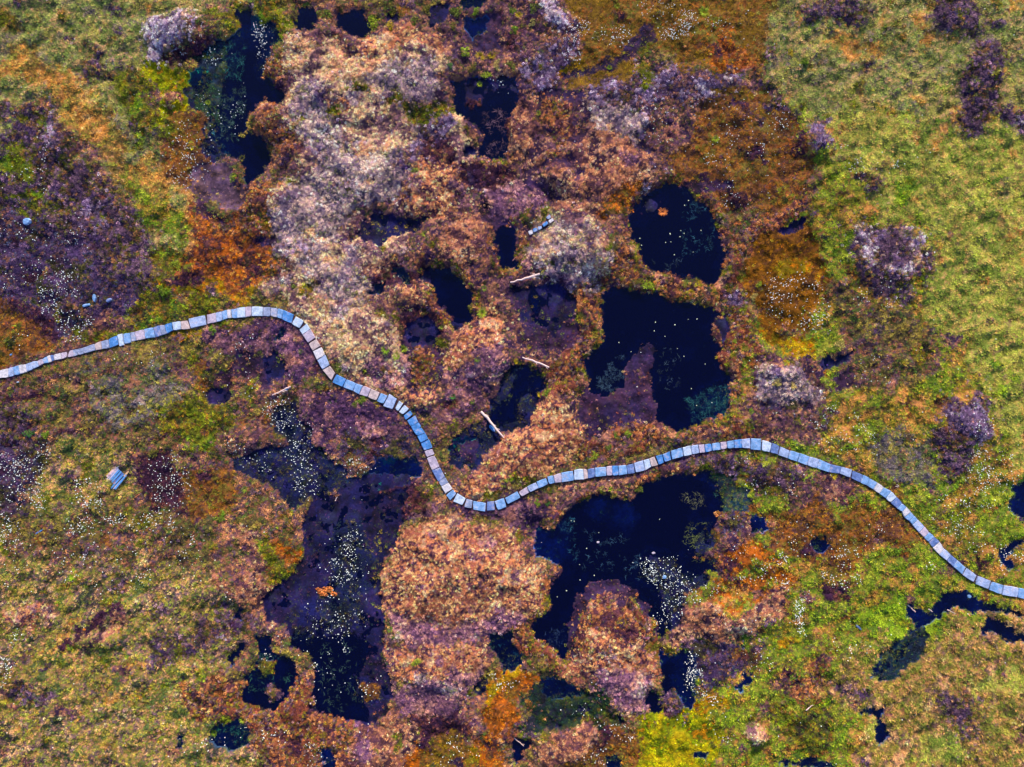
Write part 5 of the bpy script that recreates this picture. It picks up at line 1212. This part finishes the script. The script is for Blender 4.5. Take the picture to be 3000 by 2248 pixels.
PL = [
 (B_,'A',2110,100,.62,'b','rounded green bush between the two small dark pools at the top'),
 (B_,'B',205,165,.66,'l','yellow-green bush on the right bank of the small dark pool at the top'),
 (B_,'B',325,180,.46,'y','yellowish bush at the top rim of the tan plateau, near the small dark pool'),
 (B_,'B',340,65,.52,'d','round olive bush beside a sliver of blue water near the top edge'),
 (B_,'B',480,150,.45,'b','green bush on the top rim of the tan plateau left of the blue hollow'),
 (B_,'B',540,55,.5,'d','dull green bush at the top edge just left of the blue hollow'),
 (B_,'B',748,95,.72,'b','tall ragged green bush between the two blue hollows at the top'),
 (B_,'B',730,180,.42,'d','lower olive bush under the ragged green bush between the blue hollows'),
 (B_,'B',875,85,.38,'g','small green bush hanging over the blue peaty pool at the top edge'),
 (B_,'B',1108,72,.36,'g','small bright green bush at the top, right of the blue peaty pool'),
 (T_,'B',1150,102,.32,'y','golden yellow tussock among green bushes at the top centre'),
 (B_,'B',1120,205,.48,'g','green bush at the right end of the peaty pool at the top'),
 (B_,'B',1255,60,.5,'b','broad green bush at the top edge left of the pale heather ridge'),
 (B_,'B',1240,150,.42,'p','pale olive bush below the top edge, left of the pale heather ridge'),
 (B_,'B',1170,170,.34,'d','darker green bush squeezed between two green bushes at the top centre'),
 (B_,'B',805,350,.5,'l','yellow-green bush heading the row above the narrow dark pool'),
 (T_,'B',900,372,.4,'y','bright yellow tussock in the row above the narrow dark pool'),
 (T_,'B',975,360,.38,'y','orange-yellow tussock right of centre in the row above the narrow dark pool'),
 (B_,'B',845,450,.48,'d','dark olive bush overhanging the top of the narrow dark pool'),
 (B_,'B',938,482,.4,'l','light green bush at the very edge of the narrow dark pool'),
 (B_,'B',1010,430,.42,'p','dull khaki bush above the narrow dark pool'),
 (B_,'B',1098,432,.44,'b','round green bush at the upper right corner of the narrow dark pool'),
 (T_,'B',895,540,.22,'l','small light green tussock standing in the top of the narrow dark pool'),
 (B_,'B',705,437,.36,'t','blue-green bush left of the row above the narrow dark pool'),
 (T_,'B',1290,352,.3,'g','bright green tussock alone in mauve heather right of the bush row'),
 (T_,'B',1738,435,.26,'g','green tussock on the lower side of the bare peat ditch'),
 (T_,'B',1790,35,.28,'g','green tussock at the top of the white cottongrass lawn'),
 (T_,'C',137,80,.5,'l','large round yellow-green tussock alone near the top, right of the cottongrass lawn'),
 (T_,'C',212,900,.34,'l','pale green tussock among cottongrass on the rusty lawn above the round pool'),
 (T_,'B',2085,1370,.36,'o','orange and green tussock standing in the round upper pool'),
 (T_,'B',1858,1455,.24,'l','small bright green tussock at the left shore of the round upper pool'),
 (T_,'A',1342,660,.24,'l','lime green tussock in the shallow left side of the long upper left pool'),
 (T_,'A',860,992,.3,'y','bright yellow-green tussock on the grassy bank of the upper left'),
 (B_,'A',1510,1140,.44,'l','yellow-green bush at the foot of the long upper left pool'),
 (T_,'A',1560,1020,.28,'d','olive tussock on the left shore of the long upper left pool, near its foot'),
 (T_,'E',925,212,.3,'g','tall green tussock right of the small deep oval pool in the centre'),
 (B_,'E',842,340,.46,'d','olive bush touching the lower right shore of the deep oval pool'),
 (T_,'E',912,372,.42,'l','green tussock with yellow tips below the olive bush by the oval pool'),
 (T_,'E',672,422,.3,'y','yellow-green tussock at the lower left tip of the oval pool'),
 (T_,'E',652,465,.22,'g','smaller green tussock just below the tip of the oval pool'),
 (B_,'E',1975,178,.62,'l','big round green bush on the bank between the two large dark lakes'),
 (B_,'E',1915,165,.38,'d','smaller olive bush left of the big round bush between the lakes'),
 (T_,'F',52,240,.32,'y','yellow-green tussock midway along the bank between the two large lakes'),
 (T_,'E',295,612,.38,'g','left tussock of three vivid green ones on the pink plateau'),
 (T_,'E',400,604,.38,'l','upper right tussock of three vivid green ones on the pink plateau'),
 (T_,'E',362,652,.4,'l','lowest tussock of three vivid green ones on the pink plateau'),
 (B_,'E',1132,676,.36,'y','golden domed bush at the upper end of a fallen branch'),
 (T_,'E',886,672,.3,'g','green tussock at the middle of the round brown mound'),
 (T_,'E',708,728,.24,'g','small vivid green tussock at the left foot of the round brown mound'),
 (T_,'E',750,858,.22,'t','small blue-green tussock below the round brown mound'),
 (T_,'E',722,912,.27,'t','round green tussock between the brown mound and the stone path'),
 (T_,'E',850,940,.3,'b','dull green tussock above the long fallen branch'),
 (T_,'E',1055,685,.2,'t','small dark green tussock on the right flank of the round brown mound'),
 (B_,'E',1335,882,.48,'g','broad green bush at the right bank of the winding dark channel'),
 (T_,'E',1285,900,.26,'y','yellow tussock left of the broad green bush by the winding channel'),
 (T_,'E',1258,262,.17,'y','tiny yellow tussock inside the slit of dark water north of the centre'),
 (T_,'E',1238,326,.16,'y','tiny yellow tussock on the left bank of the slit of dark water'),
 (T_,'E',1215,590,.24,'y','golden tussock at the bottom of the wet peat basin in the centre'),
 (T_,'E',230,962,.3,'y','oval yellow-green tussock touching the lower edge of the stone path'),
 (B_,'E',132,930,.42,'g','green bush below the stone path, right one of a touching pair'),
 (B_,'E',92,968,.38,'b','green bush below the stone path, left one of a touching pair'),
 (B_,'E',1930,1512,.44,'b','round green bush between the path and the lower lake'),
 (B_,'E',1758,1542,.46,'d','olive bush on the bank of the lower lake, left of a round green bush'),
 (B_,'E',1270,1602,.36,'g','vivid green bush in brown heather under the bend of the path'),
 (B_,'E',1330,1600,.26,'t','darker green bush right of a vivid green one under the bend of the path'),
 (B_,'E',1632,1292,.42,'l','yellow-green bush above the path, below the purple peat shelf'),
 (B_,'E',1722,1240,.42,'b','green bush below the purple peat shelf, among red heather'),
 (T_,'E',1780,1168,.26,'g','small green tussock at the lower edge of the purple peat shelf'),
 (B_,'E',1850,1150,.34,'l','yellow-green bush on the red bank at the foot of the large lake'),
 (B_,'E',2010,1275,.34,'p','grey-green bush leaning over the upper edge of the path'),
 (B_,'F',436,1015,.34,'g','compact green bush at the lower right corner of the large lake'),
 (B_,'F',462,266,.36,'p','pale green bush on the right bank between the two large lakes'),
 (B_,'F',492,182,.32,'l','bright green bush above the pale one, right of the lakes'),
 (B_,'F',330,550,.32,'l','yellow-green bush on the right shore of the large lake'),
 (B_,'F',598,812,.52,'p','pale khaki bush in the mauve heather right of the large lake'),
 (B_,'F',1012,585,.62,'p','large pale bush with orange tips above the little blue hollow on the right'),
 (B_,'F',700,850,.4,'c','straw-coloured bush among pink heather right of the large lake'),
 (B_,'F',380,1392,.42,'b','green bush between the path and the upper tip of the lower lake'),
 (T_,'F',972,1426,.36,'y','yellow and orange tussock touching the lower edge of the path on the right'),
 (B_,'F',1200,1545,.48,'l','yellow-green bush right below the path where it bends downhill'),
 (B_,'F',1080,1570,.42,'g','green bush left of the yellow-green one below the right bend of the path'),
 (B_,'F',700,1420,.34,'l','light green bush just below the path right of its highest point'),
 (T_,'G',1380,1445,.3,'g','green tussock at the left shore of the small teal pond at the bottom left'),
 (T_,'G',1572,1352,.36,'l','light green tussock above the small teal pond at the bottom left'),
 (T_,'G',465,872,.32,'g','vivid green tussock at the lower end of the dark groove on the left'),
 (B_,'G',1720,1005,.5,'d','olive bush islanded inside the small triangular pool'),
 (B_,'H',495,962,.4,'l','yellow-green bush on the left side of the lower pink mound'),
 (B_,'H',1225,972,.34,'g','green bush on the red bank south of the lower lake'),
 (T_,'H',318,762,.26,'g','small green tussock at the left notch between the two pink mounds'),
 (B_,'H',1085,1472,.4,'r','round brown heather bush beside the tiny dark pool at the bottom'),
 (T_,'H',1135,1430,.24,'r','small dark red heather clump above the tiny dark pool at the bottom'),
 (T_,'H',882,1158,.18,'p','small pale green tussock in the dark hollow beside the golden lawn'),
 (B_,'D',205,1145,.52,'t','blue-green bush near the left edge above the cottongrass field'),
 (B_,'D',300,1155,.44,'g','yellow-green bush right beside the blue-green one near the left edge'),
 (T_,'D',632,542,.2,'g','small green tussock touching the upper edge of the path on the left'),
 (B_,'D',2195,715,.55,'b','green bush overhanging the path where it turns downhill'),
 (B_,'D',1000,1268,.42,'d','dark olive bush on the slope right of the timber platform'),
 (T_,'D',1953,620,.22,'g','small green tussock inside the upper bend of the path'),
 (T_,'D',1585,1510,.3,'l','light green tussock left of the purple peat lake'),
 (B_,'D',1380,480,.5,'g','green bush under the path left of its highest bend'),
 (B_,'D',1150,60,.5,'l','yellow-green bush above the small dark pond over the left path'),
 (B_,'D',1075,230,.46,'g','green bush at the left end of the orange bank of the small dark pond'),
 (B_,'G',1430,35,.5,'g','bright green bush low on the left slope above the peat lake'),
 (B_,'I',2095,920,.4,'l','yellow-green bush in the grass below the blue stream on the right'),
 (T_,'I',740,822,.3,'y','yellow tussock at the lower end of the thick cottongrass streak'),
 (B_,'C',362,1450,.32,'o','orange tussocky bush on the right shore of the round upper pool'),
 (B_,'C',780,1382,.36,'g','green bush above the small blue hollow right of the round upper pool'),
 (B_,'C',700,362,.34,'y','yellow-green bush in the upper right moor'),
 (B_,'C',780,402,.42,'g','green bush beside a yellow-green one in the upper right moor'),
 (T_,'E',1072,76,.2,'y','golden tussock at the bottom end of the squarish dark pool'),
 (T_,'E',1015,8,.2,'l','lime tussock on the left shore of the squarish dark pool'),
 (T_,'B',545,1525,.26,'l','lime tussock with orange base between the wet hollow and the tan bank'),
 (T_,'B',1275,735,.24,'l','light green tussock on the right bank above the peat flat'),
 (B_,'B',485,1125,.34,'g','bright green bush in the pale plateau above the wet hollow'),
]
for p in PL: plant(*p)
o = plant('heather_hummock','G',2105,525,.62,'o','orange domed heather hummock alone in the purple peat lake','hummock',sx=1.45,rot=-.2,mesh=FM[1])
o.scale = (.92, .58, .5)
SMALL = [('B',[(100,1430),(300,1395),(570,1390),(540,1470),(350,1530),(180,1580)],30,'y','small yellow sedge tuft in the wet blue-purple hollow west of the stepping slabs'),
 ('E',[(440,620),(640,560),(660,800),(560,880),(440,860)],52,'y','small golden sedge tuft on the dark peat strip between two mounds'),
 ('E',[(1140,300),(1300,230),(1480,260),(1540,440),(1440,560),(1260,600),(1150,480)],44,'d','small olive sedge tuft in the wet peat basin north of the centre'),
 ('E',[(1000,760),(1280,740),(1240,960),(1080,1080),(980,1040)],18,'b','small green sedge tuft along the winding dark channel'),
 ('E',[(760,1040),(880,1030),(920,1110),(780,1130)],14,'y','pale yellow sedge tuft beside the long fallen branch'),
 ('H',[(190,180),(300,80),(290,300),(230,420),(270,700),(240,780),(190,560)],36,'y','small yellow sedge tuft along the left shore of the big pink mound'),
 ('H',[(1500,700),(1580,580),(1760,510),(1760,560),(1600,640),(1540,760),(1540,920),(1490,930)],26,'o','small orange sedge tuft on the purple rim of the round islet'),
 ('D',[(1780,480),(1870,480),(1860,720),(1790,720)],9,'l','small green sedge tuft in the dark hollow inside the path bend'),
 ('G',[(1850,200),(1980,120),(1950,380),(1850,440)],18,'y','small yellow moss tuft at the left shore of the purple peat lake'),
 ('E',[(1570,1000),(1640,950),(2020,1000),(2000,1090),(1640,1180)],10,'y','tiny yellow sedge tuft on the purple peat shelf of the large lake'),
 ('E',[(140,230),(300,240),(320,330),(160,330)],8,'c','pale sedge tuft south of the small teal hollow'),
 ('H',[(200,1290),(320,1250),(300,1380),(220,1390)],9,'o','small orange sedge tuft at the foot of the lower left lake')]
for t_, poly, n, key, lb in SMALL:
    pw = poly; got = 0; tr_ = 0
    xs_ = [p[0] for p in pw]; ys_ = [p[1] for p in pw]
    while got < n and tr_ < 4000:
        tr_ += 1; x, y = rr.uniform(min(xs_), max(xs_)), rr.uniform(min(ys_), max(ys_))
        if sdist(np.array([float(x)]), np.array([float(y)]), pw)[0] > 0:
            o = plant('sedge_tuft', t_, x, y, rr.uniform(.09, .2), key if rr.random() < .75 else 'l', lb, 'sedge tuft', lb.replace('small ', '').replace('tiny ', '') .replace('tuft', 'tufts'), mesh=rr.choice(SM)); got += 1

# ------------------------------------------------------------------ dead wood, stones, timber
M_wood = mat_flat('bleached_wood', (206, 178, 184), .85, .35, 14, .6)
M_wood2 = mat_flat('brown_wood', (150, 104, 112), .85, .35, 14, .6)
def log(t_, x0, y0, x1, y1, r0, r1, label, mat=M_wood, lift=.10, stubs=3, name='fallen_branch', cat='branch'):
    a = P(t_, x0, y0); b = P(t_, x1, y1); L = math.dist(a, b); ang = math.atan2(b[1] - a[1], b[0] - a[0]); n = 9
    za, zb = max(zat(*a), 0), max(zat(*b), 0); vs, fs = [], []; pts_ = []; rad = []
    for i in range(n):
        q = i / (n - 1); pts_.append((L * q, rr.gauss(0, .02) * L / 2, max(zat(a[0] + (b[0] - a[0]) * q, a[1] + (b[1] - a[1]) * q) - za, zb * q - za * q, -za + .02) * .6 + lift + rr.uniform(-.01, .02)))
        rad.append((r0 + (r1 - r0) * q) * rr.uniform(.85, 1.2))
    tube(vs, fs, pts_, rad, 8); m = mesh_py('trunk', vs, fs, mat)
    o = bpy.data.objects.new(name, None); C.objects.link(o); o.location = (a[0], a[1], za); o.rotation_euler = (0, 0, ang); o['label'] = label; o['category'] = cat
    tk = bpy.data.objects.new('trunk', m); C.objects.link(tk); tk.parent = o
    for s_ in range(stubs):
        i = rr.randint(1, n - 2); p = pts_[i]; sg = rr.choice((-1, 1)); l = rr.uniform(.12, .32); vs, fs = [], []
        tube(vs, fs, [p, (p[0] + l * .5, p[1] + sg * l * .5, p[2] + .04), (p[0] + l, p[1] + sg * l * .8, p[2] + .06)], [rad[i] * .6, rad[i] * .4, .01], 6)
        s2_ = bpy.data.objects.new('side_branch', mesh_py('side_branch', vs, fs, mat)); C.objects.link(s2_); s2_.parent = o
    return o
log('E',1095,176,1285,122,.05,.09,'bleached fallen branch at the top of the wet peat basin')
log('E',1172,658,1345,722,.05,.08,'bleached fallen branch above the winding dark channel',M_wood)
log('E',905,1008,1062,1186,.10,.05,'long bleached fallen branch with a blue slab beside it',M_wood,stubs=4)
log('D',1768,902,1888,846,.035,.06,'pink-grey fallen branch inside the path bend, above the cottongrass',M_wood)
log('H',1118,1468,1182,1524,.04,.025,'thin grey branch beside the tiny dark pool at the bottom',M_wood,stubs=1)
log('I',1460,608,1512,656,.05,.03,'short tan stick on the grassy bank left of the blue stream',M_wood,stubs=0)
log('I',1590,632,1618,652,.04,.03,'tan stick lying across the blue stream',M_wood,stubs=0)
log('I',1718,640,1762,662,.04,.03,'thin tan stick on the moss right of the blue stream',M_wood,stubs=0)
log('I',790,1282,828,1250,.04,.03,'short white stick on the brown moor at the lower right',M_wood,stubs=0)
log('E',1110,30,1125,12,.03,.02,'short twig by the squarish dark pool',M_wood2,stubs=0)
log('E',1262,84,1315,76,.03,.02,'thin pale twig above the bleached branch near the pale mound',M_wood,stubs=1)
log('D',2168,1590,2182,1562,.03,.03,'short tan twig floating in the purple peat lake',M_wood,stubs=0,lift=.03)
def stone(t_, x, y, sx, sy, h, rot, label, key, name='stone', cat='stone', z=None):
    r_ = random.Random(int(x + y)); vs, fs = [], []; n = 9
    ol = [(cos(2 * pi * i / n) * r_.uniform(.75, 1.1), sin(2 * pi * i / n) * r_.uniform(.75, 1.1)) for i in range(n)]
    for k_, zz in ((1, -.5), (1.04, .3), (.82, .9)):
        for p in ol: vs.append((p[0] * k_ * sx, p[1] * k_ * sy, zz * h + r_.uniform(-.04, .04) * h))
    vs.append((0, 0, h))
    for l in range(2):
        for i in range(n): fs.append((l * n + i, l * n + (i + 1) % n, (l + 1) * n + (i + 1) % n, (l + 1) * n + i))
    for i in range(n): fs.append((2 * n + i, 2 * n + (i + 1) % n, 3 * n))
    a = P(t_, x, y); o = bpy.data.objects.new(name, mesh_py(name, vs, fs, STONE[key])); C.objects.link(o)
    o.location = (a[0], a[1], max(zat(*a), 0) if z is None else z); o.rotation_euler = (0, 0, rot); o['label'] = label; o['category'] = cat
    return o
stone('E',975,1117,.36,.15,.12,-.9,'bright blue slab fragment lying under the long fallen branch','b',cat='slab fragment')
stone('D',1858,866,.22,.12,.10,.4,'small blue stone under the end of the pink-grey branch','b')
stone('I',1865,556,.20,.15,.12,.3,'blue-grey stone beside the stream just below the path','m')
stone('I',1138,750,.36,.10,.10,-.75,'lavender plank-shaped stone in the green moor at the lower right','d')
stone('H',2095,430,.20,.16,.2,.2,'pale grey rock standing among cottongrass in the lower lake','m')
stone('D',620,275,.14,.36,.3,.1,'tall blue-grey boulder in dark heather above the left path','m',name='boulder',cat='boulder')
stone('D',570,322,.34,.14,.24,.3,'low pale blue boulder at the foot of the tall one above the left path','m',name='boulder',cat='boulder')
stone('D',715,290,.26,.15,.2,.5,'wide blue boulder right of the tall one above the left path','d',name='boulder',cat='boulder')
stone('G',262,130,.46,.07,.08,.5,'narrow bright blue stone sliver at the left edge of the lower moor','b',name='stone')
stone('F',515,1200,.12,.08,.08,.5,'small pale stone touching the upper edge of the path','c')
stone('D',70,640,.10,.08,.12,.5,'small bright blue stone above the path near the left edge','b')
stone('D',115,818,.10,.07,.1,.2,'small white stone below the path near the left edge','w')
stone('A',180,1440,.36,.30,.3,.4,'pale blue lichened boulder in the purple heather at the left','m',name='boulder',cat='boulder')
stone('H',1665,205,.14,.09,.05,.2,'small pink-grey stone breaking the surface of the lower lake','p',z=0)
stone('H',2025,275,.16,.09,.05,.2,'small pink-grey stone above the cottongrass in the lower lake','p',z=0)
# weathered timber platform
VP = (280, 1340, 15.793)
c0 = P(VP, 1000, 900); pz = zat(*c0) + .16
root = bpy.data.objects.new('timber_platform', None); C.objects.link(root); root.location = (c0[0], c0[1], pz)
root['label'] = 'weathered blue-grey timber platform of loose broken planks in the grass'; root['category'] = 'timber platform'
def wmat(nm, rgb): return mat_flat(nm, rgb, .8, .35, 22, .8)
WD = {'c': wmat('timber_pale', (216,178,186)), 'l': wmat('timber_lavender', (170,168,212)), 'b': wmat('timber_blue', (84,136,204)), 'd': wmat('timber_dark_blue', (70,98,172)), 'a': wmat('timber_tan', (190,150,120))}
def plank(x0, y0, x1, y1, wpx, key, z, name='plank'):
    a = P(VP, x0, y0); b = P(VP, x1, y1); L = math.dist(a, b); wd = wpx / VP[2] / S; th = .035
    ang = math.atan2(b[1] - a[1], b[0] - a[0]); vs, fs = [], []; n = 5
    for i in range(n):
        q = i / (n - 1); x = (q - .5) * L; w1 = wd / 2 * rr.uniform(.88, 1.05); e0, e1 = (rr.uniform(-.03, .03), rr.uniform(-.03, .03)) if i in (0, n - 1) else (0, 0); zz = rr.uniform(-.006, .006)
        vs += [(x + e0, -w1, zz - th), (x + e0, -w1 * .93, zz + th * .4), (x + e1, w1 * .93, zz + th * .4), (x + e1, w1, zz - th)]
        if i:
            k = 4 * i
            for j in range(4): j2 = (j + 1) % 4; fs.append((k - 4 + j, k - 4 + j2, k + j2, k + j))
    fs += [(0, 1, 2, 3), (4 * n - 1, 4 * n - 2, 4 * n - 3, 4 * n - 4)]
    o = bpy.data.objects.new(name, mesh_py(name, vs, [tuple(reversed(f_)) for f_ in fs], WD[key])); C.objects.link(o); o.parent = root
    o.location = ((a[0] + b[0]) / 2 - c0[0], (a[1] + b[1]) / 2 - c0[1], z + rr.uniform(-.01, .015)); o.rotation_euler = (rr.uniform(-.12, .12), rr.uniform(-.02, .02), ang)
for q in [(560,890,1020,400,105,'c'),(535,1030,1110,400,50,'l'),(550,1140,1090,520,62,'l'),(610,1180,1120,590,84,'b'),(690,1245,1210,660,84,'b'),(760,1320,1290,730,70,'d'),(715,1465,1290,810,70,'b'),(855,1450,1360,900,56,'l'),(930,1465,1450,800,90,'b'),(1340,880,1545,650,80,'a')]:
    plank(*q, 0)
plank(620, 920, 1000, 1290, 70, 'd', -.07, 'bearer'); plank(1000, 520, 1340, 860, 70, 'd', -.07, 'bearer')

# ------------------------------------------------------------------ pale leaves afloat
M_leaf = mat_flat('floating_leaf', (206, 214, 190), .6, .1)
lf = [mesh_py('leaf', [(cos(a) * r_.uniform(.7, 1.1), sin(a) * r_.uniform(.4, .8), 0) for a in np.linspace(0, 2 * pi, 8)[:-1]] + [(0, 0, .08)], [(i, (i + 1) % 7, 7) for i in range(7)], M_leaf) for _ in range(3)]
VL = (1800, 540, 7.37)
LV = [(VL, q, 'pale leaf floating on the round upper pool') for q in [(1445,993),(1518,1050),(1212,1050),(1218,1066),(1430,1124),(1118,1248),(1234,1235),(1306,1512),(596,1309),(558,1157),(1716,1456),(1883,988),(1528,440),(1615,340)]] + \
     [('E', q, 'pale leaf floating on the large middle lake') for q in [(2038,428),(2030,485),(2165,445),(2180,600),(1880,620),(1800,560),(2100,520)]] + \
     [('F', q, 'pale leaf floating on the large middle lake') for q in [(40,410),(97,408),(12,650),(60,860),(95,970),(150,700)]] + \
     [('H', q, 'pale leaf floating on the lower right lake') for q in [(1490,65),(1510,68),(1670,142),(1548,450),(1545,350),(1590,245),(2065,55),(1640,420),(1400,560),(1460,520)]]
for t_, (x, y), lb in LV:
    wx, wy = P(t_, x, y); o = bpy.data.objects.new('leaf', rr.choice(lf)); C.objects.link(o); o.location = (wx, wy, .008); s_ = rr.uniform(.035, .065); o.scale = (s_, s_, s_)
    o.rotation_euler = (0, 0, rr.uniform(0, 6)); o['label'] = lb; o['category'] = 'leaf'; o['group'] = lb.replace('pale leaf', 'pale leaves')
